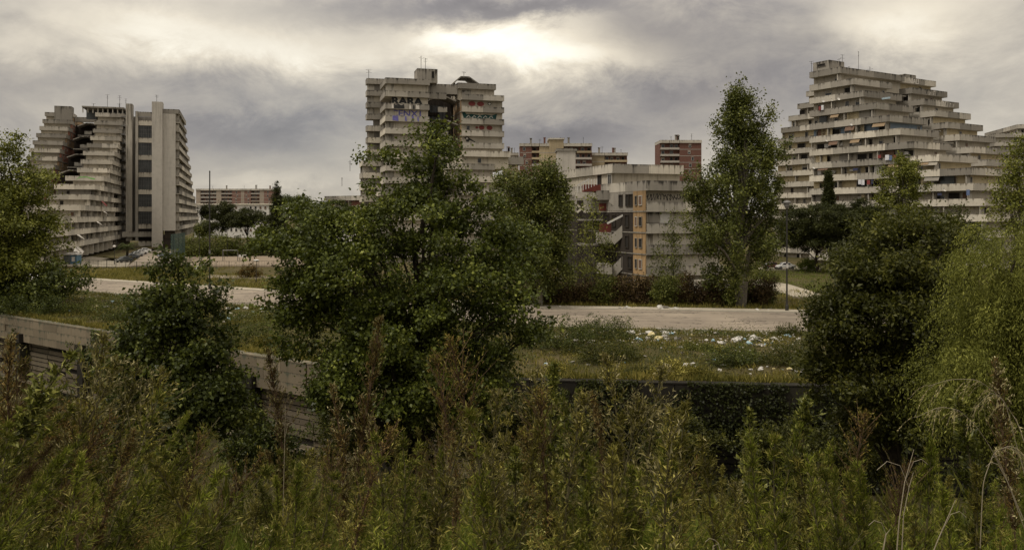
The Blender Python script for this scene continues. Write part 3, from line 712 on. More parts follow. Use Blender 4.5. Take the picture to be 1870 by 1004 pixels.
# the dark gap between the halves: dark backdrop, glazing and arched canopies
boxpart(croot, 'gap_backdrop', C, -16, -11, 11.25, 18.9, 2, 44.5, 'recess_shade')  # backdrop added to make the gap dark, its shade in the colour
boxpart(croot, 'roof_beam', C, -6, -2.5, 11.25, 18.95, zc[0] - 3.0, zc[0] - .5, 'conc_dark')
boxpart(croot, 'stair_landing', C, -4.0, -2.2, 11.3, 16, zc[1] - 1.3, zc[1] + .3, 'conc_dark')
for k, zz in enumerate((42.2, 36.1, 30.0, 23.9, 17.8)):
    canopy(croot, C, -9, -2.4 + .1 * k, 11.3, 19.0 if k else 18.6, zz - .9, 1.25)
    boxpart(croot, 'flight', C, -10.9, -8, 12.4, 15.2, zz - 4.2, zz - 3.4, 'recess_shade')
    for v in (13.6, 15.2, 16.6):
        mb = MB(); p = C.p(-8.5, v); mb.beam((p[0], p[1], zz - 5.9), (p[0], p[1], zz - .7), .14, .14); mb.build('mullion', M['metal'], croot)
    boxpart(croot, 'stair_glazing', C, -9.6, -9.5, 13.0, 17.2, zz - 5.4, zz - 1.4, 'glazing')
boxpart(croot, 'lift_house', C, -5.5, -.6, 8.2, 13.4, zc[0] - .6, 48.9, 'conc_dark')
window(croot, C.p(-.598, 12.2), 46.4, C.u, .8, 2.0, 'hole', 'lift_house_opening')
canopy(croot, C, -8, -2.6, 17.8, 24.8, 45.9, 1.9, 'roof_canopy')
for v in (18.2, 21.2): boxpart(croot, 'roof_post', C, -4.4, -3.9, v, v + .5, zc[0] - .6, 46.2, 'conc_dark')
for k, (t, v, z, h) in enumerate(((-2, 9.4, 48.9, 3.4), (-2.5, 10.6, 48.9, 3.0), (-14, -2.6, zc[0] + 1.7, 2.6), (-4, 21, 47.6, 1.6), (-20, -7, 24, 2.6), (-22, -9, 20, 2))):
    antenna(croot, C.p(t, v), z - .3, h + .3, 40 + k, .12)
# graffiti on the end walls
cw = .2 - 1.0
text_on(croot, 'RARA', C.p(cw, 5.6), zc[1] - PH - 1.72, C.u, 7.6, 1.68, M['p_black'], .05)
text_on(croot, 'CENX1', C.p(cw, 5.6), zc[2] - PH - 1.70, C.u, 7.8, 1.55, M['p_blue'], .02)
pf = .2
for a, w_, m_ in ((1.9, .5, 'p_white'), (2.7, 1.0, 'p_black'), (4.0, 1.7, 'p_black'), (6.3, .5, 'p_white'), (7.2, .5, 'p_black'), (8.2, .9, 'p_white')):
    flat_shape(croot, [(-w_ / 2, 0), (w_ / 2, .05), (w_ / 2 - .1, 1.2), (.05, .8), (-w_ / 2 + .05, 1.25)], C.p(pf, a), zc[2] - PH + .1, C.u, M[m_])
for a, w_ in ((2.6, 1.5), (5.2, .5), (7.0, .6), (8.3, .4)):
    flat_shape(croot, [(-w_ / 2, .2), (w_ / 2, .05), (w_ / 2 - .1, 1.3), (-w_ / 2, 1.35)], C.p(pf, a), zc[3] - PH + .03, C.u, M['p_blue'])
cr = -.5 - 1.1
for a, r1, r2 in ((22.6, .95, .62), (24.9, .95, .62)): flat_shape(croot, ell(0, .8, r1, r2), C.p(cr, a), zc[1] - PH - 1.62, C.u, M['p_red'])
flat_shape(croot, ell(0, .9, .5, .45), C.p(cr, 27.3), zc[1] - PH - 1.6, C.u, M['p_black']); flat_shape(croot, ell(0, .9, .3, .28), C.p(cr + .02, 27.3), zc[1] - PH - 1.6, C.u, M['p_white'])
flat_shape(croot, [(-4.6, 1.55), (-4.2, .1), (-2, .35), (0, .05), (2.4, .3), (4.4, -.1), (4.7, 1.5), (4.1, 1.35), (3.4, 1.0), (1.5, 1.25), (0, .95), (-2, 1.25), (-3.4, 1.1), (-3.9, 1.7)], C.p(cr, 24.6), zc[2] - PH - 1.66, C.u, M['p_green'])
for a in (-3, -1.5, 0, 1.5, 3): flat_shape(croot, [(-.6, .3), (-.4, .25), (.1, .75), (.5, .35), (.62, .5), (.1, .98)], C.p(cr + .02, 24.6 + a), zc[2] - PH - 1.66, C.u, M['p_white'])
for a, r1 in ((25.2, .75), (27.3, .8), (23.9, .4)): flat_shape(croot, ell(0, .85, r1, r1 * .75), C.p(cr, a), zc[3] - PH - 1.6, C.u, M['p_red'])
flat_shape(croot, [(-1.4, 1.2), (-.9, 1.6), (-.2, 1.5), (.2, 1.1), (1.6, .3), (1.5, .1), (.1, .7), (-.2, .2), (-.9, .3), (-.8, .8)], C.p(cr, 21.9), zc[4] - PH - 1.66, C.u, M['p_black'])
flat_shape(croot, ell(-.6, 1.1, .3, .25), C.p(cr + .02, 21.9), zc[4] - PH - 1.66, C.u, M['p_white'])

# ------------------------------------------------------------ long block on the left of the picture
Lf = Frame((-145.5, 315), (.316, -.949), (-.949, -.316))
lroot = empty('long_stepped_block', (*Lf.p(30, 5), 0), 'long stepped concrete block with arched stair canopies and a windowless gable, behind the parked cars', 'building')
ZL = 48.0
tb = [24.6, 27, 29.6, 34.6, 41.5, 48.4, 52.5, 58.8, 70.5, 86, 95, 110, 130, 149, 152]
fl = [(ZL - 3.05 * i, 0, tb[i], (0 if i < 8 else -.0), (9.3 if i < 8 else 10.5)) for i in range(15)]
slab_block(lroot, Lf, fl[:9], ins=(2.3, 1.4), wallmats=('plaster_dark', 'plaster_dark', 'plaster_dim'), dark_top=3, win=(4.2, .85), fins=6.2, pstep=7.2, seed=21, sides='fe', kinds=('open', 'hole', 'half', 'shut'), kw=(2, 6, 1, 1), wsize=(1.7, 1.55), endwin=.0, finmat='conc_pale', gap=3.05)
slab_block(lroot, Lf, fl[9:], ins=(1.5, 1.4), wallmats=('plaster', 'plaster_dim', 'plaster'), dark_top=0, win=(5.4, .95), fins=9, pstep=8, seed=23, sides='fe', kinds=('open', 'hole', 'half', 'shut'), kw=(1, 8, 1, 1), wsize=(2.0, 1.6), endwin=.4, finmat='conc_pale', pmats=lambda i: (('conc_dark', 'conc', 'conc_pale'), (1, 2, 6)))
for i in range(9): boxpart(lroot, 'end_wall', Lf, tb[i] - 1.38, tb[i] - 1.2, .9, 8.6, ZL - 3.05 * i - 4.2, ZL - 3.05 * i - PH - .01, 'plaster')
ta = [-.5, 3.3, 8.1, 13.2, 18.5, 23.2, 27, 32, 37, 42, 47, 52, 57, 62, 67]
ZA = ZL + 2.2
fl = [(ZA - 3.05 * i + .1, -40, ta[i], 20.5, 30) for i in range(15)]
slab_block(lroot, Lf, fl, ins=(.5, 1.4), wallmats=('plaster',), dark_top=5, win=(0, 0), fins=0, seed=22, sides='e')
for i in range(15):
    mb = MB(); mb.prism(Lf.quad(-30, ta[i] - 1.5, 20.62, 20.98), ZA - 3.05 * i - 4.1, ZA - 3.05 * i - PH - .01); mb.build('side_wall', M['plaster_red' if i % 3 else 'plaster_orange'], lroot)
    for t in (4, 8): window(lroot, Lf.p(ta[i] - t, 20.618), ZA - 3.05 * i - PH - 1.7, -Lf.v, .9, 1.4, 'hole')
    parapet(lroot, Lf.p(ta[i] - 8, 20.5), Lf.p(ta[i], 20.5), -Lf.v, ZA - 3.05 * i + .1, (('conc_dark', 'conc'), (1, 1)))
boxpart(lroot, 'gap_backdrop', Lf, -12, -6, 9.4, 20.4, 2, ZL - 1.5, 'recess_shade')  # added dark backdrop, closes the gap between the slabs with painted shade
boxpart(lroot, 'bridge_beam', Lf, -5, -3.5, 9.4, 20.4, ZL - .6, ZL + 1.2, 'conc_dark')
for k, (px, py) in enumerate(((157, 226), (150, 250), (138.5, 282), (128, 311))):
    t = (4, 13, 24, 37)[k]
    z = ZP(py, 312 - .949 * t); 
    canopy(lroot, Lf, t - 7, t, 11.0 if k < 3 else 10.6, 18.3, z - 1.2, 1.3)
    boxpart(lroot, 'stair_shade_block', Lf, t - 12, t - 6.5, 10.8, 19.0, z - 5.5, z - .4, 'recess_shade')  # shade beneath the canopy painted as a dark block
    boxpart(lroot, 'landing', Lf, t - 6, t + 1.2, 11.5, 18, z - 4.9, z - 4.6, 'conc_dark')
flat_shape(lroot, [(-2.6, .2), (-1.6, .9), (.3, 1.0), (1.6, .5), (2.4, .35), (2.6, .75), (1.4, .95), (.2, 1.3), (-1.7, 1.2)], Lf.p(tb[8], 5.0), ZL - 3.05 * 8 - PH, Lf.u, M['p_lime'])
boxpart(lroot, 'roof_house', Lf, -4, 1, 20.8, 26.5, ZL - 1, ZL + 4.6, 'conc_dark')
rh = boxpart(lroot, 'roof_house', Lf, 2, 21, 1.0, 9.0, ZL - 1.3, ZL + .2, 'conc')
boxpart(lroot, 'roof_house_slab', Lf, 6, 21.5, .4, 14.0, ZL + 2.0, ZL + 2.5, 'conc_dark')
for k in range(9): boxpart(lroot, 'roof_post', Lf, 20.6, 21.0, .8 + 1.6 * k, 1.1 + 1.6 * k, ZL + .2, ZL + 2.0, 'conc')
boxpart(lroot, 'roof_screen', Lf, 12, 12.3, .8, 14.0, ZL - 1.2, ZL + 2.0, 'glazing')
# stair tower with tall glazing, shaft, gable and the far wing
boxpart(lroot, 'tower_column', Lf, 29, 33.5, -3.6, -1.6, 3, ZL + 2.4, 'conc')
boxpart(lroot, 'tower_column', Lf, 33.4, 34.3, -5.55, -4.7, 3, ZL - .2, 'conc')
for k in range(15):
    boxpart(lroot, 'pipe_bracket', Lf, 29.6, 30.1, -1.55, .4, ZL - 2 - 3.05 * k, ZL - 1.6 - 3.05 * k, 'metal')
boxpart(lroot, 'tower_back', Lf, 25, 29, -10.5, -1.0, 3, ZL - 1.5, 'plaster_dim')
boxpart(lroot, 'tower_top_beam', Lf, 33.0, 34.0, -10.6, -4.7, ZL - 1.9, ZL - .3, 'conc_dark')
for k in range(7):
    zt = 43.0 - 5.97 * k
    g = boxpart(lroot, 'tower_glazing', Lf, 33.2, 33.3, -10.55, -5.6, zt - 4.3, zt, 'glazing' if k < 6 else 'hole')
    mb = MB()
    for v in np.linspace(-10.3, -5.8, 7):
        p = Lf.p(33.38, v); mb.beam((p[0], p[1], zt - 4.25), (p[0], p[1], zt), .09, .09)
    for zz in (zt - 2.9, zt - 1.45):
        p, q = Lf.p(33.4, -10.5), Lf.p(33.4, -5.65); mb.beam((p[0], p[1], zz), (q[0], q[1], zz), .09, .09)
    if k < 6: mb.build('glazing_bars', M['metal'], g)
    boxpart(lroot, 'tower_band', Lf, 33.1, 33.9, -10.6, -5.6, zt - 5.95, zt - 4.32, 'conc_pale')
boxpart(lroot, 'tower_band', Lf, 33.1, 33.9, -10.6, -5.6, 43.02, 44.7, 'conc_pale')
boxpart(lroot, 'tower_foot', Lf, 31, 34.5, -10.6, -.5, 4.4, 6.2, 'conc')
boxpart(lroot, 'shaft', Lf, 38, 42.6, -14.05, -10.7, 0, 50.3, 'conc_shaft')
boxpart(lroot, 'gable_wall', Lf, 36, 42, -18.1, -14.1, 6.6, ZL - 1.5, 'conc_shaft')
boxpart(lroot, 'gable_cap', Lf, 36, 42.03, -19.2, -14.1, ZL - 1.45, ZL + .02, 'conc_dark')
boxpart(lroot, 'gable_foot', Lf, 36, 41, -17.5, -14.1, 0, 5.2, 'recess_shade')
tce = [5, 1, -4, -10, -20, -30, -37, -45, -55, -68, -80, -95, -102, -104, -105]
fl = [(ZL - 3.05 * i - .02, tce[i], 41.6, -19.4, -14.3) for i in range(14)]
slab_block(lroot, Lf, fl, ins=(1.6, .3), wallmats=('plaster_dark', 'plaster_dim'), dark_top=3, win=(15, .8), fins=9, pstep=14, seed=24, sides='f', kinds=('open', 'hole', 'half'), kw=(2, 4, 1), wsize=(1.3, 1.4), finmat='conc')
for k, (t, v, h) in enumerate(((-2, 24, 3), (3, 2, 5.6), (5, 4, 3.5), (12, 3, 5.5), (20, 6, 4.6), (40, -12, 2.6), (10, 12, 2.5), (-8, 29, 1.6))):
    antenna(lroot, Lf.p(t, v), ZL - .5 if v > 20 else (50.3 if v < 0 else ZL + 2.4), h, 60 + k, .13)
# sagging awnings and a red balcony screen on the long facade
for k, (i, t, col) in enumerate(((14, 118, 'p_white'), (14, 113, 'p_white'), (13, 112, 'p_white'), (11, 70, 'p_white'), (12, 82, 'p_white'), (10, 74, 'p_red'))):
    p0, p1 = Lf.p(t, -.1), Lf.p(t + 3.2, -.1); q0, q1 = Lf.p(t, -1.4), Lf.p(t + 3.2, -1.5); zt = ZL - 3.05 * i - PH
    mb = MB(); sk = random.uniform(-.5, .3)
    mb.add([(*p0, zt), (*p1, zt - .1), (*q1, zt - 1.2 + sk), (*q0, zt - 1.3), (*p0, zt + .06), (*p1, zt - .04), (*q1, zt - 1.14 + sk), (*q0, zt - 1.24)], [(0, 1, 2, 3), (7, 6, 5, 4), (0, 4, 5, 1), (1, 5, 6, 2), (2, 6, 7, 3), (3, 7, 4, 0)])
    mb.build('awning', M[col], lroot)

# ------------------------------------------------------------ ruined low block by the road
S = Frame((19.4, 119), (.31, -.95), (.95, .31))
sroot = empty('ruined_block', (*S.p(-5, 6), 0), 'ruined low concrete block with ochre side walls and broken outside stairs, right behind the road', 'building')
zs = [19.8, 16.7, 13.6, 10.45, 7.35, 4.25]
fl = [(zs[0], -34, -11.5, 0, 12.8)] + [(zs[i], -34, 0, 0, 12.9 if i > 1 else 12) for i in range(1, 6)]
sp = lambda i: (('conc_dark', 'conc', 'conc_pale'), (1, 3, 3) if i in (0, 1, 5) else (4, 4, 0))
slab_block(sroot, S, fl[:2], ins=(.35, .9), wallmats=('plaster',), win=(0, 0), fins=0, seed=31, sides='fe', pmats=sp)
slab_block(sroot, S, fl[2:], ins=(.03, .65), wallmats=('conc_pale', 'plaster'), win=(0, 0), fins=0, seed=32, sides='e', pmats=sp, gap=2.9)
for i in range(2, 7):
    zt = zs[i - 1] - PH
    mb = MB(); mb.prism(S.quad(-4.0, -.05, -.06, .05), zt - 2.95, zt - .02); mb.build('ochre_wall', M['plaster_yellow'], sroot)
    mb = MB(); mb.prism(S.quad(-34, -4.0, -.10 if i > 2 else .02, .34), zt - 2.95, zt - .02); mb.build('side_wall', M['plaster_dim' if i < 3 else 'recess_shade'], sroot)  # lower storeys: near-black paints the shade of the open stair recess
    mb = MB(); mb.prism(S.quad(-12, -.05, -.16, .1), zt - 3.1, zt - 2.96); mb.build('string_course', M['conc_dark'], sroot)
    for t, w in ((-1.5, 1.0), (-2.9, .7)): window(sroot, S.p(t, -.064), zt - 2.15, -S.v, w, 1.45, 'shut' if (i + int(w)) % 3 == 0 else 'hole')
    for t in random.sample((-4.9, -5.9, -7.0, -8.3, -10.5, -13), 3): window(sroot, S.p(t, -.102 if i > 2 else .018), zt - 2.3, -S.v, 1.3, 1.9, 'gutted', 'doorway')
window(sroot, S.p(-13, .348), zs[0] - PH - 2.1, -S.v, 1.4, 2.0, 'two'); window(sroot, S.p(-17, .348), zs[0] - PH - 2.1, -S.v, 1.4, 2.0, 'gutted')
boxpart(sroot, 'patch_panel', S, -.66, -.5, 2.6, 4.2, zs[2] - PH - 1.65, zs[2] - PH - .05, 'white_wall')
boxpart(sroot, 'patch_panel', S, -.66, -.52, .4, 2.4, zs[2] - PH - 1.6, zs[2] - PH - .05, 'conc_dark')
for v in (1.5, 6, 11): boxpart(sroot, 'pilotis', S, -3, -2.2, v, v + .8, -.2, zs[5] - PH - .02, 'conc')
boxpart(sroot, 'undercroft', S, -30, -6, .6, 12, -.2, zs[5] - PH - .05, 'recess_shade')
boxpart(sroot, 'fallen_slab', S, .6, 3, 7.6, 12.2, .2, zs[5] - PH - .6, 'conc_pale')
# scribbled graffiti under the second parapet
r_ = random.Random(4)
for k in range(11):
    a = .6 + k * .62; pts = [S.p(-.9 + .03, a + .55 * s + .12 * sin(9 * s + k)) for s in np.linspace(0, 1, 9)]
    zz = [zs[1] - PH - .9 + .42 * sin(7 * s + k * 1.7) + r_.uniform(-.12, .12) for s in np.linspace(0, 1, 9)]
    mb = MB(); mb.tube([(p[0], p[1], z) for p, z in zip(pts, zz)], .045, 4); mb.build('graffiti', M['p_black'], sroot)
# outside stairs between the shaft and the block
def ST(px, py, Y): x, y, _ = P(px, Y); return (x, y, ZP(py, Y))
def stpart(name, a, b_, w, h, mat):
    mb = MB(); mb.beam(a, b_, w, h); return mb.build(name, M[mat], sroot)
def stbox(name, px0, px1, py0, py1, Y, dep, mat):
    x0 = P(px0, Y)[0]; x1 = P(px1, Y)[0]
    mb = MB(); mb.prism([(x0, Y), (x1, Y), (x1, Y + dep), (x0, Y + dep)], ZP(py1, Y), ZP(py0, Y)); return mb.build(name, M[mat], sroot)
stbox('stair_bridge', 1066, 1116, 337, 350, 134, 3, 'red_panel')
stbox('stair_landing', 1092, 1117, 348, 365, 131, 4, 'conc_dark'); stbox('stair_landing', 1053, 1092, 352, 362, 134, 3, 'conc')
stbox('stair_panel', 1094, 1118, 371, 385, 132, .3, 'red_panel'); stbox('stair_panel', 1094, 1142, 408, 424, 130, .3, 'red_panel')
stbox('stair_landing', 1092, 1118, 425, 444, 127, 3.5, 'conc'); stbox('stair_landing', 1093, 1118, 482, 501, 126, 3.5, 'conc')
stbox('stair_floor', 1060, 1160, 446, 449, 130, 6, 'conc_dark'); stbox('stair_floor', 1060, 1160, 400, 403, 133, 6, 'conc_dark')
stbox('stair_back', 1054, 1162, 366, 520, 141, .6, 'recess_shade')
stpart('stair_flight', ST(1116, 362, 130), ST(1140, 384, 128), .25, 1.3, 'conc_dark')
stpart('stair_flight', ST(1117, 440, 127), ST(1146, 414, 126), .25, 1.4, 'conc')
stpart('stair_flight', ST(1117, 500, 127), ST(1146, 470, 126), .25, 1.4, 'conc_dark')
stpart('handrail', ST(1109, 408, 127), ST(1142, 391, 126), .2, .3, 'white_wall')
stpart('handrail', ST(1054, 339, 132), ST(1076, 327, 132), .15, .2, 'white_wall')
for k in range(8):
    f = k / 7; a = ST(1055 + 35 * f, 338 - 11 * min(1, f * 1.5), 132); stpart('baluster', a, (a[0], a[1], ZP(352 - 14 * f, 132)), .1, .1, 'metal_white')
stpart('brace', ST(1054, 374, 134), ST(1070, 388, 134), .3, .3, 'conc_pale'); stpart('brace', ST(1054, 388, 134), ST(1070, 374, 134), .3, .3, 'conc_pale')
for px in (1100, 1150): stpart('stair_column', ST(px, 366, 138), ST(px, 530, 138), .5, .5, 'conc_dark')
shx = P(1018, 150)[0]
mb = MB(); mb.prism([(shx, 150), (P(1051, 150)[0], 150), (P(1053, 150)[0] + .2, 155), (shx, 155)], 0, ZP(276, 150)); mb.build('lift_shaft', M['conc_shaft'], sroot)
mb = MB(); mb.prism([(shx - .2, 149.8), (P(1052, 150)[0] + .2, 149.8), (P(1053, 150)[0] + .4, 155.2), (shx - .2, 155.2)], ZP(276, 150), ZP(271.5, 150)); mb.build('shaft_cap', M['conc_dark'], sroot)

# ------------------------------------------------------------ brick blocks behind
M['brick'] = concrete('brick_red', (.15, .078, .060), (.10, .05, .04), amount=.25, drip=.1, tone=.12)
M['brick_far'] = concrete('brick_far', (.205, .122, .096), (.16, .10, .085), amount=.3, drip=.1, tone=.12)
M['band'] = plain('floor_band', (.36, .33, .29))
M['tan'] = concrete('tan_render', (.38, .31, .20), (.2, .16, .11), amount=.3, drip=.2)
def brick_block(name, label, px0, px1, pytop, Y, depth, bays, rnd_seed, wall='brick', ph=3.1, group=None, extra=None, nfl=None, rot=0):
    """bays: list of (px0, px1, kind) with kind wall | balcony | tan | stair"""
    r = random.Random(rnd_seed); zt = ZP(pytop, Y); x0, x1 = P(px0, Y)[0], P(px1, Y)[0]
    root = empty(name, ((x0 + x1) / 2, Y, 0), label, 'building', group)
    n = nfl or int(zt / ph)
    for a, b_, kind in bays:
        xa, xb = P(a, Y)[0], P(b_, Y)[0]; dy = {'balcony': 1.6, 'stair': -.6}.get(kind, 0)
        mb = MB(); mb.prism([(xa, Y + dy), (xb, Y + dy), (xb, Y + depth), (xa, Y + depth)], 0, zt - .9 + (3.2 if kind == 'stair' else 0))
        mb.build('wall', M['tan' if kind in ('tan', 'stair') else wall], root)
        if kind != 'stair':
            mb = MB(); mb.prism([(xa - .1, Y - .5), (xb + .1, Y - .5), (xb + .1, Y + depth), (xa - .1, Y + depth)], zt - .88, zt + .5); mb.build('roof_fascia', M['conc'], root)
        else:
            mb = MB(); mb.prism([(xa - .5, Y - 1.1), (xb + .5, Y - 1.1), (xb + .5, Y + depth), (xa - .5, Y + depth)], zt + 2.3, zt + 3.0); mb.build('roof_cap', M['conc'], root)
        for i in range(n):
            z = zt - .9 - ph * (i + 1)
            if z < 1: break
            if kind == 'balcony':
                mb = MB(); mb.prism([(xa + .05, Y), (xb - .05, Y), (xb - .05, Y + 1.59), (xa + .05, Y + 1.59)], z, z + .2); mb.prism([(xa + .05, Y - .02), (xb - .05, Y - .02), (xb - .05, Y + .1), (xa + .05, Y + .1)], z + .1, z + 1.0)
                mb.build('balcony', M['band' if r.random() < .7 else 'tan'], root)
                w = xa + 1.4
                while w < xb - 1: window(root, (w, Y + 1.597), z + 1.0, (0, -1), 1.5, 1.6, r.choice(('open', 'hole', 'half', 'two'))); w += r.uniform(2.2, 3.2)
            else:
                mb = MB(); mb.prism([(xa + .02, Y + dy - .06), (xb - .02, Y + dy - .06), (xb - .02, Y + dy + .1), (xa + .02, Y + dy + .1)], z, z + .22); mb.build('floor_band', M['band'], root)
                if kind == 'wall' and xb - xa > 4: window(root, ((xa + xb) / 2 + r.uniform(-1, 1), Y - .003), z + 1, (0, -1), 1.2, 1.7, r.choice(('open', 'half')))
    for k in range(3):
        xc = r.uniform(x0 + 2, x1 - 2); mb = MB(); h = r.uniform(2.5, 3.8)
        mb.box((xc, Y + depth * .4, zt + .45 + h / 2), (.9, .9, h)); mb.box((xc, Y + depth * .4, zt + .45 + h + .16), (1.2, 1.2, .3)); mb.build('chimney', M['conc_dark' if k else 'brick'], root)
        antenna(root, (r.uniform(x0 + 2, x1 - 2), Y + depth * .3), zt + .3, r.uniform(2, 4), rnd_seed * 7 + k, .16)
    return root
brick_block('brick_apartment_block', 'brick block with a tan stair tower, behind the bare concrete shaft', 949, 1081, 264, 390, 16,
            [(949, 971, 'wall'), (971, 985, 'balcony'), (985, 1003, 'tan'), (1003, 1029, 'stair'), (1029, 1081, 'balcony')], 1)
brick_block('brick_apartment_block', 'low tan block with long balconies right of the stair tower block', 1081, 1146, 281, 400, 14, [(1081, 1104, 'tan'), (1104, 1146, 'balcony')], 2)
brick_block('brick_apartment_block', 'sliver of a tan block between the graffiti block and the stair tower block', 918, 947, 281, 410, 14, [(918, 947, 'tan')], 3)
brick_block('brick_apartment_block', 'narrow red brick block with dark balconies beside the tall poplar', 1206, 1281, 258, 390, 15,
            [(1206, 1222, 'balcony'), (1222, 1241, 'balcony'), (1241, 1281, 'wall')], 4)
fb = []
px = 358
rr = random.Random(9)
bays = [(358, 366, 'tan'), (366, 395, 'balcony'), (395, 404, 'tan'), (404, 424, 'balcony'), (424, 440, 'wall'), (440, 446, 'tan'), (446, 458, 'wall'), (458, 474, 'balcony'), (474, 482, 'tan'), (482, 500, 'wall')]
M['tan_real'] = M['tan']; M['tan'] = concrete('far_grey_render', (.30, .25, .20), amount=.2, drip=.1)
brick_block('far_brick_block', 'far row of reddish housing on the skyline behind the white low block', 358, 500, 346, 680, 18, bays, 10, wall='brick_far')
M['tan'] = M['tan_real']
# white low block in front of the far row
wr = empty('white_low_block', (*P(420, 440)[:2], 0), 'low white housing block beyond the football pitch trees', 'building')
xa, xb = P(355, 440)[0], P(500, 440)[0]; zt = ZP(372, 440)
mb = MB(); mb.prism([(xa, 440), (xb, 440), (xb, 452), (xa, 452)], 0, zt - .6); mb.build('wall', M['white_wall'], wr)
mb = MB(); mb.prism([(xa - .4, 439.4), (xb + .4, 439.4), (xb + .4, 452.4), (xa - .4, 452.4)], zt - .6, zt + .1); mb.build('roof', M['conc_pale'], wr)
for i in range(5):
    for k in range(16):
        if rr.random() < .75: window(wr, (xa + 1.6 + k * 2.6, 439.997), zt - 2.9 - 3.0 * i, (0, -1), 1.1, 1.5, rr.choice(('open', 'half', 'shut')))
# low wing beside the graffiti block
lw = Frame((P(622, 260)[0], 262), (.83, -.56), (.56, .83))
lwr = empty('low_wing', (*lw.p(5, 3), 0), 'low concrete wing beside the foot of the graffiti block, seen over the round pines', 'building')
fl = [(ZP(356, 250) - 3.1 * i, -8, 16, 0, 12) for i in range(5)]
slab_block(lwr, lw, fl, ins=(1.2, 1.0), wallmats=('plaster', 'plaster_red'), dark_top=1, win=(3, .6), fins=6, seed=77)
hut = empty('white_hut', (*P(628, 215)[:2], 0), 'small white hut with a shallow roof under the round pines', 'hut')
x0, x1 = P(605, 215)[0], P(652, 215)[0]
mb = MB(); mb.prism([(x0, 215), (x1, 215), (x1, 222), (x0, 222)], 0, ZP(411, 215)); mb.build('wall', M['white_wall'], hut)
mb = MB(); zt = ZP(411, 215); xm = (x0 + x1) / 2
mb.add([(x0 - .6, 214.5, zt), (x1 + .6, 214.5, zt), (x1 + .6, 222.5, zt), (x0 - .6, 222.5, zt), (xm - 1, 218, zt + 1.3), (xm + 1, 218, zt + 1.3)], [(0, 1, 5, 4), (1, 2, 5), (2, 3, 4, 5), (3, 0, 4), (3, 2, 1, 0)]); mb.build('roof', M['conc_pale'], hut)
for k in range(4): window(hut, (x0 + 1.1 + k * 1.55, 214.997), .9, (0, -1), 1.0, 1.5, 'open')

# ================================================================== STREET FURNITURE, CARS, SMALL THINGS
def lamp_post(label, px, py_base, py_top, kind, rad=.11, group=None):
    Y = H * F / (py_base - HY); x = P(px, Y)[0]; h = ZP(py_top, Y)
    root = empty('street_lamp', (x, Y, 0), label, 'street lamp', group)
    mb = MB(); mb.lathe([(rad * 1.9, -.1), (rad * 1.9, .7), (rad * 1.2, .9), (rad, 1.2), (rad * .75, h - .2), (0, h - .2)], 10); mb.build('pole', M['metal_dark'], root, (x, Y, 0))
    if kind == 'lantern':
        mb = MB(); mb.lathe([(0, -.75), (.16, -.7), (.30, -.45), (.34, -.1), (.50, 0), (.42, .12), (.12, .25), (0, .3)], 12); mb.build('lantern', M['metal'], root, (x, Y, h))
        mb = MB(); mb.box((0, 0, 0), (.24, .02, .5)); mb.build('notice', M['metal_white'], root, (x, Y - rad * 1.0 - .02, h * .42))
    elif kind == 'globe':
        mb = MB(); mb.lathe([(0, -.3), (.2, -.25), (.34, -.05), (.34, .08), (.2, .27), (0, .32)], 12); mb.build('lamp_globe', M['metal_white'], root, (x, Y, h))
    elif kind == 'pole':
        mb = MB(); mb.lathe([(.16, 0), (.16, .6)], 8); mb.build('collar', M['metal'], root, (x, Y, h * .3))
        mb = MB(); mb.lathe([(0, 0), (.10, 0), (.12, .1), (.05, .22), (0, .25)], 8); mb.build('pole_cap', M['metal_dark'], root, (x, Y, h - .2))
    elif kind == 'disc':
        mb = MB(); mb.lathe([(0, -.12), (.42, -.06), (.50, .08), (.2, .2), (0, .22)], 14); mb.build('lamp_head', M['metal_white'], root, (x, Y, h))
    return root
lamp_post('tall dark street lamp with lantern head on the far kerb beside the poplar', 1437, 569, 370, 'lantern')
lamp_post('very tall bare dark pole standing on the far pavement near the football goal', 383, 528, 312, 'pole', .12)
lamp_post('slim lamp with white disc head beside the lane and brown bush', 468, 519, 476, 'disc', .05)
lamp_post('small globe lamp in front of the awnings of the long block', 137, 487, 459, 'globe', .05)
lamp_post('lamp with twin globe among the palm fronds', 209, 484, 450, 'globe', .06)
lamp_post('lamp post beside the blue kiosk', 112, 486, 440, 'pole', .07)

# football pitch: goal, nets, boards
gx, gy = gp(419, 479)[0], gp(419, 479)[1]
g = empty('football_goal', (gx, 208, 0), 'white framed football goal on the bare earth pitch', 'goal')
xa, xb = P(407, 208)[0], P(434, 208)[0]
mb = MB()
for x in (xa, xb): mb.tube([(x, 208, 0), (x, 208, 2.9)], .09, 6)
mb.tube([(xa - .05, 208, 2.9), (xb + .05, 208, 2.9)], .09, 6); mb.build('goal_frame', M['metal'], g)
mb = MB()
for x in (xa, xb): mb.tube([(x, 208, 2.85), (x, 209.6, .1)], .05, 5)
mb.tube([(xa, 209.6, .1), (xb, 209.6, .1)], .05, 5); mb.build('net_frame', M['metal'], g)
def fence(label, pts, h, mat, step, mesh_mat=None, rails=(.95,), name='wire_fence', th=.05, post=.05):
    root = empty(name, (*pts[0], 0), label, 'fence')
    for (a, b_) in zip(pts[:-1], pts[1:]):
        for c, l, ang, i, n in along(a, b_, step):
            mb = MB(); mb.tube([(c[0], c[1], -.1), (c[0], c[1], h)], post, 6); mb.build('post', M[mat], root)
        mb = MB()
        for r in rails: mb.beam((*a, h * r), (*b_, h * r), th, th)
        for c, l, ang, i, n in along(a, b_, .55 if mesh_mat is None else 2.0):
            mb.beam((c[0], c[1], .1), (c[0], c[1], h * .95), .025, .025)
        mb.build('rails', M[mat], root)
    return root
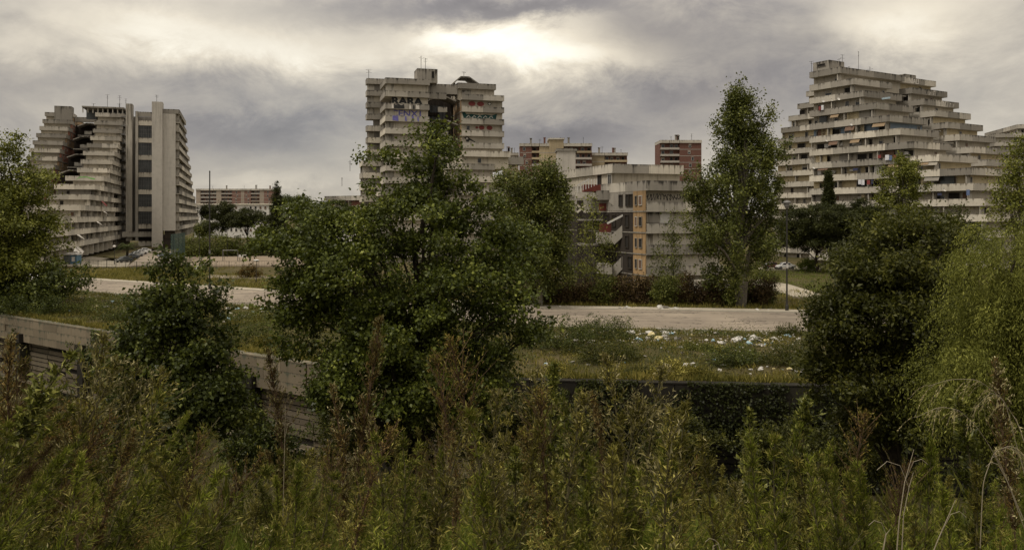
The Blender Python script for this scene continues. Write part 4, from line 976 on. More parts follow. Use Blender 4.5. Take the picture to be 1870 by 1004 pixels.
fence('rusty wire fence along the verge below the forecourt of the long block', [gp(155, 489), gp(220, 492), gp(300, 496), gp(345, 494)], 1.9, 'metal_dark', 3.2, rails=(.95, .5, .1))
fence('low bent fence at the near edge of the football pitch', [gp(335, 489), gp(430, 488.5), gp(540, 488)], 1.5, 'metal_dark', 3.0, rails=(.95, .4))
netm, nt, nb = newmat('green_netting'); tcx = N(nt, 'ShaderNodeTexCoord')
nb.inputs['Base Color'].default_value = (.04, .085, .07, 1); nb.inputs['Roughness'].default_value = .9
trn = N(nt, 'ShaderNodeBsdfTransparent'); mxn = N(nt, 'ShaderNodeMixShader'); mxn.inputs[0].default_value = .62
nt.links.new(trn.outputs[0], mxn.inputs[1]); nt.links.new(nb.outputs[0], mxn.inputs[2]); nt.links.new(mxn.outputs[0], nt.nodes['Material Output'].inputs[0])
nr = empty('netting_fence', (*P(322, 205)[:2], 0), 'tall green netting fence at the corner of the football pitch', 'fence')
pts = [P(312, 200)[:2], P(338, 222)[:2], P(440, 226)[:2], P(545, 226)[:2]]
for k, (a, b_) in enumerate(zip(pts[:-1], pts[1:])):
    if k == 0:
        for c, l, ang, i, n in along(a, b_, 4.5):
            mb = MB(); mb.box((0, 0, 3.6), (l - .1, .04, 7.0)); mb.build('net_panel', netm, nr, (c[0], c[1], 0), rz=ang)
    for c, l, ang, i, n in along(a, b_, 7):
        mb = MB(); mb.tube([(c[0], c[1], 0), (c[0], c[1], 7.2)], .07, 6); mb.build('post', M['metal_dark'], nr)
def sign(label, px, py0, py1, Y, w, mat, zpost=None):
    x = P(px, Y)[0]; z0, z1 = ZP(py1, Y), ZP(py0, Y)
    root = empty('sign_board', (x, Y, 0), label, 'sign')
    mb = MB(); mb.box((x, Y, (z0 + z1) / 2), (w, .06, z1 - z0)); mb.build('board', M[mat], root)
    mb = MB()
    for s in ((-.35, .35) if w > 1.6 else (0,)): mb.tube([(x + s * w, Y + .07, -.1), (x + s * w, Y + .07, z1 - .05)], .04, 6)
    mb.build('sign_posts', M['metal'], root)
sign('long white board lying by the goal on the pitch edge', 443, 465, 469.5, 204, 1.9, 'metal_white')
sign('small white notice on a post in the verge behind the far pavement', 359, 484, 491, 170, .8, 'metal_white')
wm = empty('white_marker_post', (*gp(1466, 694), 0), 'short white marker post in the grass above the retaining wall', 'post')
x, y = gp(1466, 692); mb = MB(); mb.prism([(x - .12, y), (x + .12, y), (x + .12, y + .1), (x - .12, y + .1)], -.2, .72); mb.build('marker_board', M['metal_white'], wm)
mb = MB(); mb.prism([(x - .15, y - .03), (x + .15, y - .03), (x + .15, y + .13), (x - .15, y + .13)], .72, .78); mb.build('marker_cap', M['metal_white'], wm)
# kiosk
kx, ky = P(133, 195)[0], 195
k = empty('kiosk', (kx, ky, 0), 'blue and white kiosk with a rounded roof below the long block', 'kiosk')
M['kiosk_blue'] = plain('kiosk_blue', (.09, .17, .24), rough=.5); M['kiosk_grey'] = plain('kiosk_grey', (.12, .13, .13), rough=.6)
mb = MB(); mb.box((kx - .8, ky, 1.25), (1.6, 2.2, 2.3)); mb.build('body', M['kiosk_grey'], k)
mb = MB(); mb.box((kx + .75, ky, 1.25), (1.5, 2.1, 2.3)); mb.build('side_body', M['kiosk_blue'], k)
mb = MB(); mb.prism([(kx - 1.8, ky - 1.3), (kx + 1.7, ky - 1.3), (kx + 1.7, ky + 1.3), (kx - 1.8, ky + 1.3)], 2.4, 2.6); mb.prism([(kx - 1.1, ky - .8), (kx + 1.0, ky - .8), (kx + 1.0, ky + .8), (kx - 1.1, ky + .8)], 2.6, 2.85); mb.build('roof', M['metal_white'], k)
mb = MB(); mb.box((kx + .7, ky - 1.08, 1.4), (.8, .06, 1.1)); mb.build('hatch', M['metal_white'], k)

# ---- cars
carmats = {n: plain('car_' + n, c, rough=.25, var=.06, spec=.6) for n, c in
           dict(white=(.62, .61, .58), silver=(.34, .34, .33), grey=(.09, .095, .10), darkgrey=(.05, .055, .05), blue=(.22, .25, .33), maroon=(.10, .03, .03)).items()}
def car_meshes():
    prof = [(-2.02, .34), (-2.06, .62), (-1.96, .86), (-1.25, .95), (-.62, 1.42), (.55, 1.46), (1.42, 1.02), (1.98, .93), (2.06, .62), (2.0, .34)]   # side outline, +x is the rear
    bm = bmesh.new()
    def ring(y, inset):
        return [bm.verts.new((x * (1 - inset * .02), y * (1 - inset * (max(0, z - .9) * .45)), z)) for x, z in prof]
    a = ring(-.82, 1); b_ = ring(.82, 1); n = len(prof)
    for i in range(n): bm.faces.new((a[i], a[(i + 1) % n], b_[(i + 1) % n], b_[i]))
    bm.faces.new(a[::-1]); bm.faces.new(b_)
    bmesh.ops.recalc_face_normals(bm, faces=bm.faces)
    bmesh.ops.bevel(bm, geom=list(bm.edges), offset=.06, segments=2, affect='EDGES', profile=.6)
    body = bpy.data.meshes.new('car_body'); bm.to_mesh(body); bm.free(); body.materials.append(carmats['white'])
    for p in body.polygons: p.use_smooth = True
    g = MB()                                      # glass: side windows, windscreen, rear window, set just proud
    for s in (-1, 1):
        y = .76 * s
        q = [(-.98, y * 1.03, .98), (-.58, y * .86, 1.36), (-.02, y * .86, 1.385), (-.02, y * 1.03, .98)]
        r = [(.05, y * 1.03, .98), (.05, y * .86, 1.385), (.58, y * .86, 1.36), (1.05, y * 1.03, 1.02)]
        for w in (q, r): g.add([(a_, c * 1.0 + s * .012, d) for a_, c, d in w], [(0, 1, 2, 3)])
    g.add([(-1.27, -.66, .975), (-1.27, .66, .975), (-.70, .58, 1.40), (-.70, -.58, 1.40)], [(0, 1, 2, 3)])
    g.add([(1.40, -.62, 1.07), (1.40, .62, 1.07), (.70, .58, 1.43), (.70, -.58, 1.43)], [(0, 1, 2, 3)])
    glass = g.mesh('car_windows', M['glass'])
    t = MB(); t.lathe([(.17, -.10), (.30, -.10), (.32, -.05), (.32, .05), (.30, .10), (.17, .10)], 16); tyre = t.mesh('tyre', plain('tyre_rubber', (.02, .02, .02), rough=.9))
    t = MB(); t.lathe([(0, -.06), (.19, -.08), (.19, .08), (0, .06)], 12); rim = t.mesh('rim', M['metal'])
    t = MB(); t.box((0, 0, 0), (.08, .36, .14)); hl = t.mesh('headlight', M['metal_white'])
    t = MB(); t.box((0, 0, 0), (.08, .30, .16)); tl = t.mesh('tail_light', plain('tail_red', (.25, .02, .02), rough=.3))
    t = MB(); t.box((0, 0, 0), (.10, 1.5, .16)); bp = t.mesh('bumper', M['metal_dark'])
    t = MB(); t.box((0, 0, 0), (.03, .5, .11)); pl = t.mesh('number_plate', M['metal_white'])
    return body, glass, tyre, rim, hl, tl, bp, pl
CM = car_meshes()
def car(label, px, py, ang, col, group, z=.24, sc=1.0):
    Y = (H - z) * F / (py - HY); x = P(px, Y)[0]
    root = empty('parked_car', (x, Y, z), label, 'car', group); root.rotation_euler = (0, 0, ang); root.scale = (sc,) * 3
    def part(name, me, loc, rot=None, par=None):
        o = bpy.data.objects.new(name, me); COL.objects.link(o); o.parent = par or root; o.location = loc
        if rot: o.rotation_euler = rot
        return o
    b_ = part('body', CM[0], (0, 0, 0)); b_.material_slots[0].link = 'OBJECT'; b_.material_slots[0].material = carmats[col]
    part('windows', CM[1], (0, 0, 0))
    for wx in (-1.25, 1.28):
        for wy in (-.78, .78):
            w = part('wheel', CM[2], (wx, wy, .32), (pi / 2, 0, 0)); part('rim', CM[3], (0, 0, 0), None, w)
    for wy in (-.6, .6): part('headlight', CM[4], (-2.0, wy, .68)); part('tail_light', CM[5], (2.0, wy, .74))
    part('bumper', CM[6], (-2.04, 0, .42)); part('bumper', CM[6], (2.04, 0, .42)); part('number_plate', CM[7], (-2.1, 0, .5)); part('number_plate', CM[7], (2.1, 0, .55))
    return root
gcar = 'cars parked along the side street'
car('dark grey car at the head of the row below the grass bank', 227, 479, radians(58), 'darkgrey', gcar)
car('mid grey car second in the row below the grass bank', 239, 473, radians(56), 'grey', gcar)
car('silver car third in the row below the grass bank', 248, 468.5, radians(54), 'silver', gcar)
car('white car fourth in the row below the grass bank', 256, 464.5, radians(50), 'white', gcar)
car('white car at the far end of the row below the grass bank', 263, 461, radians(48), 'white', gcar)
car('pale blue car across the side street from the parked row', 302, 470, radians(60), 'blue', gcar)
car('white car under the umbrella pines beside the footpath', 1434, 491.5, radians(3), 'white', 'cars under the pines', .2)
car('maroon car mostly hidden behind the poplar trunk', 1409, 491, radians(8), 'maroon', 'cars under the pines', .2)
car('silver car half hidden by the ash tree and bush', 66, 515, radians(170), 'white', 'cars behind the ash tree', 0)
car('white car glimpsed through the leaves of the big broadleaf tree', 640, 500, radians(10), 'white', 'cars behind the broadleaf tree', 0)
car('white car glimpsed low among the branches of the broadleaf tree', 575, 478, radians(15), 'white', 'cars behind the broadleaf tree', 0)

# ---- laundry on the stepped block
clothc = {n: plain('cloth_' + n, c, rough=.9, spec=.1) for n, c in dict(white=(.6, .6, .62), red=(.22, .06, .055), blue=(.12, .16, .27), navy=(.05, .055, .10), sky=(.30, .38, .42)).items()}
for k, (px, py, col, w, h) in enumerate(((1497, 199, 'red', .8, 1.2), (1502, 197, 'white', .9, 1.4), (1618, 183, 'sky', 2.6, .5), (1570, 333, 'white', 1.0, 1.3), (1576, 333, 'white', 1.0, 1.5), (1586, 334, 'red', 1.0, 1.2), (1593, 334, 'navy', .8, 1.0),
                                         (1620, 288, 'white', 1.2, 1.4), (1626, 289, 'blue', 1.0, 1.3), (1634, 288, 'red', .9, 1.2), (1606, 288, 'red', 1.0, .9), (1562, 312, 'navy', 1.6, .7), (1716, 358, 'navy', 1.2, .6), (1768, 352, 'blue', .9, 1.4))):
    # hang on the facade plane of the front block: solve for t where the column meets v = -0.15
    r = (px - CX) / F; p0 = R.p(0, -.3); t = (r * p0[1] - p0[0]) / (R.u[0] - r * R.u[1]); q = R.p(t, -.3); z = ZP(py, q[1])
    w *= .8; h *= .85; mb = MB(); n = 5
    for s in range(n):
        a = -w / 2 + w * s / n; b_ = a + w / n; o1 = .05 * (s % 2); o2 = .05 * ((s + 1) % 2)
        mb.add([(a, -o1, -h * (.9 + .1 * (s % 2))), (b_, -o2, -h * (.9 + .1 * ((s + 1) % 2))), (b_, -o2, 0), (a, -o1, 0), (a, .02 - o1, -h * (.9 + .1 * (s % 2))), (b_, .02 - o2, -h * (.9 + .1 * ((s + 1) % 2))), (b_, .02 - o2, 0), (a, .02 - o1, 0)],
               [(0, 1, 2, 3), (7, 6, 5, 4), (3, 2, 6, 7), (0, 4, 5, 1)])
    o = mb.build('laundry', clothc[col], None, (q[0], q[1], z + .6), rz=atan2(R.u[1], R.u[0]))
    tag(o, '%s washing hung out on a balcony of the stepped block' % {'sky': 'pale blue', 'navy': 'dark blue'}.get(col, col), 'laundry', '%s laundry on the stepped block' % col)

# ---- rubbish dumped along the road
def bag_mesh(seed, flat=.6):
    r = np.random.default_rng(seed); bm = bmesh.new(); bmesh.ops.create_icosphere(bm, subdivisions=2, radius=.5)
    for v in bm.verts:
        c = v.co; k = 1 + .28 * sin(5 * c.x + seed) * cos(4 * c.y + seed * 2) + r.uniform(-.12, .12)
        v.co = c * k; v.co.z = max(v.co.z * flat, -.18)
        if v.co.z > .22 * flat: v.co.x *= .8; v.co.y *= .8
    me = bpy.data.meshes.new('rubbish_bag'); bm.to_mesh(me); bm.free(); me.materials.append(M['metal_white']); return me
bags = [bag_mesh(s) for s in range(5)]
t = MB(); t.prism([(-.5, -.35), (.5, -.35), (.5, .35), (-.5, .35)], 0, .5); t.prism([(-.5, .35), (.5, .35), (.55, .75), (-.5, .72)], .46, .5); box_me = t.mesh('cardboard_box', M['metal_white'])
t = MB(); t.add([(-.6, -.4, 0), (.5, -.5, .05), (.7, .3, .25), (-.4, .5, .12), (-.6, -.4, .03), (.5, -.5, .08), (.7, .3, .28), (-.4, .5, .15)], [(3, 2, 1, 0), (4, 5, 6, 7), (0, 1, 5, 4), (1, 2, 6, 5), (2, 3, 7, 6), (3, 0, 4, 7)]); sheet_me = t.mesh('plastic_sheet', M['metal_white'])
litc = {n: plain('litter_' + n, c, rough=.45, var=.1, scale=5, spec=.4) for n, c in dict(white=(.42, .40, .36), grey=(.22, .20, .17), blue=(.25, .37, .42), black=(.03, .03, .03), brown=(.28, .19, .11), yellow=(.5, .42, .2)).items()}
def litter(px, py, col, kind, size, z=None):
    Y = (H - .3) * F / (py - HY); x = P(px, Y)[0]; zz = float(ground_z(x, Y))
    if rf_y(x) < Y < rf_y(x) + 2.7: zz = .16
    Y = (H - zz - .1) * F / (py - HY); x = P(px, Y)[0]; zz = float(ground_z(x, Y))
    if rf_y(x) < Y < rf_y(x) + 2.7: zz = .16
    me = {'bag': random.choice(bags), 'box': box_me, 'sheet': sheet_me}[kind]
    name = {'bag': 'rubbish_bag', 'box': 'cardboard_box', 'sheet': 'plastic_sheet'}[kind]
    o = bpy.data.objects.new(name, me); COL.objects.link(o)
    o.location = (x, Y, zz + (.05 * size if kind == 'bag' else .02)); o.rotation_euler = (random.uniform(-.3, .3), random.uniform(-.3, .3), random.uniform(0, 6)); size *= random.choice((.5, .6, .7, 1.0)) * (1 if kind == 'bag' else .65); o.scale = (size * random.uniform(.7, 1.3), size * random.uniform(.7, 1.2), size * random.uniform(.6, 1.1))
    o.material_slots[0].link = 'OBJECT'; o.material_slots[0].material = litc[col]
    far = Y > rf_y(x) - 1
    place = 'on the far kerb' if far else ('on the verge beside the leafy tree' if px < 560 else 'on the verge in front of the road')
    kn = {'bag': 'rubbish bag', 'box': 'cardboard box', 'sheet': 'torn plastic sheet'}[kind]
    tag(o, '%s %s dumped %s' % (col, kn, place), kn, '%s %ss %s' % (col, kn, place))
rl = random.Random(5)
def spread(n, px0, px1, py0, py1, s0, s1, cols, kinds=('bag', 'bag', 'bag', 'bag', 'sheet', 'box')):
    for _ in range(n): litter(rl.uniform(px0, px1), rl.uniform(py0, py1), rl.choice(cols), rl.choice(kinds), rl.uniform(s0, s1))
W6 = ['white'] * 5 + ['grey'] * 2 + ['blue', 'yellow']
spread(26, 1150, 1235, 603, 628, .5, 1.2, W6); spread(18, 1345, 1478, 605, 632, .5, 1.2, W6); spread(56, 985, 1478, 604, 690, .3, .7, W6); spread(34, 1200, 1420, 608, 650, .35, .9, W6)
spread(14, 1210, 1260, 655, 670, .3, .6, ['white', 'yellow', 'grey']); spread(10, 1380, 1470, 650, 680, .35, .7, W6)
spread(8, 985, 1080, 604, 640, .35, .7, W6); spread(8, 1130, 1150, 560, 563, .4, .8, ['white', 'grey']); spread(12, 1200, 1245, 560.5, 563.5, .4, 1.0, ['white', 'white', 'grey'])
spread(8, 1380, 1415, 561, 565, .4, .8, ['white', 'grey']); spread(6, 1000, 1120, 548, 560, .4, .8, ['white', 'grey'])
spread(30, 400, 512, 563, 582, .5, 1.0, W6 + ['brown', 'blue']); spread(10, 405, 450, 580, 602, .4, .9, W6 + ['brown', 'blue']); spread(14, 120, 235, 545, 570, .4, .8, W6)
litter(248, 549, 'yellow', 'sheet', 2.6); litter(172, 560, 'yellow', 'sheet', 1.8); litter(1167, 620, 'blue', 'bag', 1.1); litter(1292, 633, 'blue', 'bag', 1.0); litter(1305, 652, 'blue', 'bag', .7); litter(462, 568, 'blue', 'sheet', 1.3); litter(1375, 616, 'white', 'bag', 1.6); litter(1390, 622, 'white', 'sheet', 1.8)
# countless scraps
n = 1500
sx = np.concatenate([rng.uniform(0, 33, 1000), rng.uniform(-62, -20, 500)]); ss = rng.uniform(0, 1, n) ** .8
sy = rn_y(sx) - .3 - ss * 14; C_ = np.stack([sx, sy, ground_z(sx, sy) + .25 * rng.uniform(.2, 1, n)], 1)
A_ = unit(rng.normal(size=(n, 3)) * (1, 1, .3)); v, q = leaves(C_, A_, unit(rng.normal(size=(n, 3)) + (0, -.4, .8)), rng.uniform(.08, .26, n), rng.uniform(.06, .18, n))
M['scrap'] = foliage('paper_scraps', [(.05, .045, .06), (.14, .125, .18), (.26, .235, .37), (.33, .30, .48)], rough=.7, trans=.05)
tag(ob('scattered_litter', np_mesh('scattered_litter', v, q, M['scrap'])), 'countless scraps of paper and plastic strewn over the verge', 'litter', None, 'stuff')

# ================================================================== TREES AND BUSHES
def lobe(px, py, rx_, ry_, Y, dY=0, rY=None):
    k = Y / F; c = P(px, Y + dY); return (c[0], Y + dY, ZP(py, Y + dY), rx_ * k, (rY if rY is not None else rx_ * k), ry_ * k)
def crown(lobes, ncl, per, sig, lsize, asp, mode='leaf', up=.5, shell=.55, seed=0, fold=.22, flat=.75, bough=None, bper=6):
    """leaf clusters gathered on boughs that stand out of the lobes, so that gaps and dark hollows stay between them"""
    r = np.random.default_rng(seed); L = np.array(lobes)
    if bough: L[:, 3:6] *= .84
    w = (L[:, 3] * L[:, 4] + L[:, 3] * L[:, 5] + L[:, 4] * L[:, 5]); w = w / w.sum()
    nb = max(3, int(ncl / bper)) if bough else ncl
    idx = r.choice(len(L), nb, p=w)
    d = unit(r.normal(size=(nb, 3))); rad = shell + (1.10 - shell) * r.uniform(0, 1, nb) ** .6
    rad = rad * (1 + .13 * np.sin(d[:, 0] * 7 + idx) * np.cos(d[:, 2] * 6 + 2 * idx))
    bc = L[idx, :3] + d * rad[:, None] * L[idx, 3:6]
    out = unit(bc - L[idx, :3] + 1e-6)
    if bough:
        bi = np.repeat(np.arange(nb), bper); ncl = len(bi)
        k = r.uniform(0, 1, ncl); br = np.array(bough) * 1.0
        dirb = unit(out * (1, 1, .4) + (0, 0, .35 if br[2] > br[0] else .05) + r.normal(size=(nb, 3)) * .25)
        size = r.uniform(.6, 1.4, nb)
        cc = bc[bi] + dirb[bi] * ((k - .35) * 1.7 * size[bi])[:, None] * br + r.normal(size=(ncl, 3)) * .32 * br * size[bi][:, None] * (1.1 - .6 * k)[:, None]
        out = out[bi]
    else: cc = bc
    if mode in ('leaf', 'needle'):
        n = ncl * per; ci = np.repeat(np.arange(ncl), per)
        cs = sig * r.uniform(.6, 1.35, ncl)
        off = r.normal(size=(n, 3)) * cs[ci][:, None] * (1, 1, flat)
        p = cc[ci] + off
        ax = unit(out[ci] * .5 + r.normal(size=(n, 3)) * .8 + (0, 0, -.25 if mode == 'leaf' else .35))
        nr = unit(r.normal(size=(n, 3)) * .6 + (0, -.1, up) + out[ci] * .5)
        s = lsize * r.uniform(.45, 1.45, n) * r.uniform(.75, 1.2, ncl)[ci]
        v, q = leaves(p, ax, nr, s, s * asp, fold)
    else:                                           # drooping sprays
        seg = per; n = ncl * seg; ci = np.repeat(np.arange(ncl), seg); k = np.tile(np.arange(seg), ncl) / seg
        dirh = unit(out * (1, 1, .2) + r.normal(size=(ncl, 3)) * .45); ln = sig * r.uniform(.6, 1.4, ncl)
        p = cc[ci] + dirh[ci] * (ln[ci] * k)[:, None] + np.array((0, 0, -1.0)) * (ln[ci] * 1.0 * k ** 2)[:, None] + r.normal(size=(n, 3)) * .05
        ax = unit(dirh[ci] * (1 - k)[:, None] + np.array((0, 0, -1.)) * (.2 + k)[:, None] + r.normal(size=(n, 3)) * .45)
        nr = unit(r.normal(size=(n, 3)) + (0, -.2, .6)); s = lsize * r.uniform(.6, 1.4, n)
        v, q = leaves(p, ax, nr, s, s * asp, .1)
    return v, q, cc
def tree(name, label, cat, base, tr, lobes, ncl, per, sig, lsize, asp, leafmat, barkmat='bark', mode='leaf', group=None, seed=0, limbs=22, top=None, crown_name='crown', shell=.55, up=.5, trunk=True, flat=.75, bough=None, bper=6):
    base = V(*base); root = empty(name, base, label, cat, group)
    v, q, cc = crown(lobes, ncl, per, sig, lsize, asp, mode, up, shell, seed, flat=flat, bough=bough, bper=bper)
    ob(crown_name, np_mesh(crown_name, v - base, q, M[leafmat]), root, base)
    r = random.Random(seed)
    L = np.array(lobes)
    tp = V(*top) if top is not None else L[np.argmax(L[:, 2])][:3]
    mb = MB(); n = 9
    ctr = [base + (tp - base) * (k / (n - 1)) + V(sin(k * 1.7 + seed) * .02, cos(k * 2.1 + seed) * .02, 0) * np.linalg.norm(tp - base) * (0 if k in (0,) else 1) - V(0, 0, .4 if k == 0 else 0) for k in range(n)]
    mb.tube(ctr, [tr * (1.35 if k == 0 else (1 - .88 * k / (n - 1))) for k in range(n)], 8)
    sel = r.sample(range(len(cc)), min(limbs, len(cc)))
    for i in sel:
        e = cc[i]; h = (e[2] - base[2]) / max(.1, tp[2] - base[2]); f = min(.92, max(.12, h * .62)); k = int(f * (n - 1)); s0 = ctr[k]
        m = s0 + (e - s0) * .5 + V(r.uniform(-.3, .3), r.uniform(-.3, .3), .12 * np.linalg.norm(e - s0) * (1 if mode != 'droop' else 2))
        r0 = tr * (1 - .85 * f) * .5
        mb.tube([s0, s0 + (m - s0) * .5, m, m + (e - m) * .55, e], [r0, r0 * .8, r0 * .6, r0 * .38, r0 * .12], 5, cap=False)
    mb.build('trunk', M[barkmat], root)
    return root

# the big broadleaf tree in the hollow
Y = 42
T = [lobe(788, 252, 22, 26, Y, 0), lobe(785, 280, 44, 38, Y, 0), lobe(770, 328, 52, 44, Y, 1), lobe(830, 355, 34, 30, Y, 1), lobe(715, 292, 30, 13, Y), lobe(705, 350, 26, 18, Y), lobe(765, 400, 112, 56, Y), lobe(620, 440, 70, 55, Y, -1), lobe(560, 420, 58, 45, Y, 0), lobe(868, 420, 80, 60, Y),
     lobe(940, 450, 50, 35, Y, 1), lobe(700, 500, 150, 90, Y), lobe(860, 520, 100, 80, Y, -1), lobe(570, 500, 60, 60, Y), lobe(560, 590, 55, 60, Y, -1), lobe(930, 600, 55, 55, Y, -1), lobe(640, 610, 110, 90, Y), lobe(800, 640, 130, 95, Y, 1), lobe(690, 720, 120, 70, Y), lobe(880, 690, 70, 60, Y), lobe(508, 440, 38, 22, Y), lobe(515, 620, 25, 45, Y), lobe(735, 600, 90, 70, Y, -2.5), lobe(740, 690, 100, 70, Y, -2.5), lobe(650, 690, 80, 60, Y, -2), lobe(830, 720, 90, 60, Y, -2)]
tree('broadleaf_tree', 'biggest broadleaf tree with glossy leaves, rising from the hollow in front of the graffiti block', 'tree', P(735, Y, -7), .42, T, 4300, 33, .30, .175, .72, 'lf_main', seed=1, limbs=70, bough=(.85, .85, .5), bper=8, top=(*P(785, Y)[:2], ZP(270, Y)))
Y = 36
T = [lobe(330, 560, 62, 56, Y), lobe(320, 510, 35, 45, Y), lobe(375, 540, 35, 40, Y, 1), lobe(275, 590, 55, 50, Y), lobe(368, 620, 52, 56, Y), lobe(300, 650, 95, 70, Y), lobe(380, 690, 62, 60, Y), lobe(330, 740, 120, 60, Y), lobe(405, 745, 45, 45, Y), lobe(315, 475, 14, 28, Y), lobe(240, 670, 45, 50, Y)]
tree('broadleaf_tree', 'lower bushy broadleaf tree in front of the lit stretch of retaining wall', 'tree', P(340, Y, -6), .26, T, 1500, 30, .25, .16, .75, 'lf_mid', seed=2, limbs=40, bough=(.65, .65, .5), bper=7, top=(*P(318, Y)[:2], ZP(485, Y)))
Y = 100
T = [lobe(15, 290, 22, 45, Y), lobe(40, 350, 45, 55, Y), lobe(72, 385, 28, 42, Y), lobe(20, 400, 75, 70, Y), lobe(-30, 330, 50, 90, Y), lobe(45, 470, 48, 50, Y), lobe(10, 500, 90, 60, Y), lobe(-40, 440, 90, 100, Y), lobe(65, 325, 18, 22, Y), lobe(84, 425, 22, 20, Y)]
tree('ash_tree', 'tall loose leaved green tree cut by the picture edge, before the long stepped block', 'tree', P(20, Y), .45, T, 1900, 30, .52, .36, .55, 'lf_ash', seed=3, limbs=50, bough=(1.6, 1.6, .8), bper=7)
Y = 98
T = [lobe(118, 505, 38, 26, Y), lobe(95, 520, 30, 24, Y), lobe(145, 515, 18, 16, Y), lobe(60, 540, 50, 28, Y), lobe(10, 550, 50, 30, Y)]
tree('roadside_shrub', 'dark leafy shrub at the road edge under the ash tree', 'shrub', P(110, Y), .10, T, 260, 34, .5, .36, .6, 'lf_mid', seed=4, limbs=14)
# dense dark tree and feathery yellow tree on the right
Y = 40
T = [lobe(1640, 470, 95, 70, Y), lobe(1700, 440, 70, 50, Y, 2), lobe(1580, 510, 65, 60, Y), lobe(1540, 590, 55, 65, Y), lobe(1640, 580, 120, 90, Y), lobe(1720, 540, 70, 80, Y, 2), lobe(1530, 680, 48, 60, Y), lobe(1620, 690, 110, 80, Y), lobe(1710, 680, 60, 80, Y, 2), lobe(1660, 770, 110, 40, Y), lobe(1640, 410, 40, 20, Y), lobe(1745, 420, 30, 25, Y, 3), lobe(1505, 590, 22, 22, Y)]
tree('dense_dark_tree', 'dense dark bushy tree standing against the feathery yellow tree', 'tree', P(1640, Y, -7), .36, T, 3400, 32, .28, .20, .45, 'lf_dark', seed=5, limbs=40, bough=(.7, .7, .5), bper=7, top=(*P(1650, Y)[:2], ZP(430, Y)))
Y = 30
T = [lobe(1850, 435, 50, 46, Y), lobe(1825, 490, 44, 40, Y), lobe(1880, 470, 60, 70, Y), lobe(1815, 560, 46, 46, Y), lobe(1865, 570, 80, 80, Y), lobe(1785, 640, 50, 36, Y), lobe(1765, 690, 32, 36, Y), lobe(1820, 680, 90, 70, Y), lobe(1900, 620, 80, 150, Y), lobe(1860, 750, 90, 60, Y), lobe(1748, 618, 22, 16, Y)]
tree('feathery_tree', 'feathery yellow green tree with drooping sprays at the picture edge', 'tree', P(1860, Y, -3), .24, T, 6000, 26, 1.0, .115, .27, 'lf_yellow', mode='droop', seed=6, bough=(.85, .85, .55), bper=26, limbs=40, top=(*P(1850, Y)[:2], ZP(430, Y)))
# poplars and slender trees behind the road
Y = 104
T = [lobe(1352, 222, 27, 54, Y), lobe(1352, 222, 27, 54, Y), lobe(1388, 240, 22, 50, Y), lobe(1322, 245, 20, 40, Y), lobe(1352, 186, 13, 20, Y), lobe(1352, 186, 13, 20, Y), lobe(1352, 215, 22, 48, Y), lobe(1330, 260, 32, 55, Y), lobe(1385, 245, 26, 62, Y), lobe(1352, 300, 62, 60, Y), lobe(1340, 370, 80, 60, Y), lobe(1395, 330, 35, 70, Y), lobe(1345, 440, 82, 60, Y), lobe(1390, 430, 42, 60, Y), lobe(1335, 500, 48, 34, Y), lobe(1288, 350, 36, 30, Y), lobe(1282, 420, 36, 34, Y), lobe(1405, 300, 30, 50, Y), lobe(1358, 182, 12, 14, Y), lobe(1405, 200, 9, 22, Y), lobe(1318, 215, 12, 24, Y)]
tree('poplar_tree', 'tallest poplar with upswept branches, in front of the narrow red brick block', 'tree', P(1352, Y), .55, T, 2150, 28, .40, .29, .62, 'lf_poplar', 'bark_pale', seed=7, limbs=80, bough=(.8, .8, 1.7), bper=8, flat=1.2, top=(*P(1352, Y)[:2], ZP(190, Y)), shell=.4)
T = [lobe(950, 345, 46, 36, Y), lobe(1008, 345, 24, 38, Y), lobe(950, 400, 48, 46, Y), lobe(1005, 400, 42, 52, Y), lobe(975, 455, 65, 46, Y), lobe(1003, 312, 10, 14, Y), lobe(1030, 365, 15, 24, Y), lobe(985, 495, 55, 34, Y)]
tree('round_poplar_tree', 'round crowned grey green tree between the graffiti block and the bare shaft', 'tree', P(985, Y), .36, T, 1900, 28, .46, .30, .62, 'lf_poplar', 'bark_pale', seed=8, limbs=60, bough=(.9, .9, 1.3), bper=8, flat=1.1, shell=.4)
T = [lobe(1080, 380, 14, 26, 112), lobe(1082, 420, 22, 34, 112), lobe(1075, 465, 26, 34, 112), lobe(1108, 460, 16, 28, 112), lobe(1085, 505, 28, 25, 112)]
tree('slender_tree', 'slender pale green tree against the broken stairs of the ruin', 'tree', P(1082, 112), .13, T, 120, 26, .5, .30, .5, 'lf_ash', 'bark_pale', seed=9, limbs=20, shell=.3)
T = [lobe(1229, 400, 8, 18, 110), lobe(1228, 435, 13, 25, 110), lobe(1232, 475, 16, 25, 110), lobe(1205, 480, 14, 26, 110), lobe(1222, 510, 22, 18, 110)]
tree('slender_tree', 'thin young tree climbing the concrete face of the ruin', 'tree', P(1228, 110), .10, T, 110, 24, .45, .28, .5, 'lf_poplar', 'bark_pale', seed=10, limbs=16, shell=.3)
Y = 165
T = [lobe(1655, 305, 18, 22, Y), lobe(1640, 335, 32, 26, Y), lobe(1670, 340, 24, 24, Y), lobe(1645, 372, 44, 28, Y), lobe(1650, 405, 48, 24, Y), lobe(1625, 320, 12, 12, Y)]
tree('poplar_tree', 'rounded light poplar standing right before the middle of the stepped block', 'tree', P(1650, Y), .35, T, 520, 28, .5, .38, .62, 'lf_ash', 'bark_pale', seed=11, limbs=40, bough=(1.1, 1.1, 1.4), bper=7, shell=.4)
Y = 120
T = [lobe(1855, 300, 22, 36, Y), lobe(1868, 270, 14, 24, Y), lobe(1850, 345, 32, 34, Y), lobe(1860, 390, 42, 40, Y)]
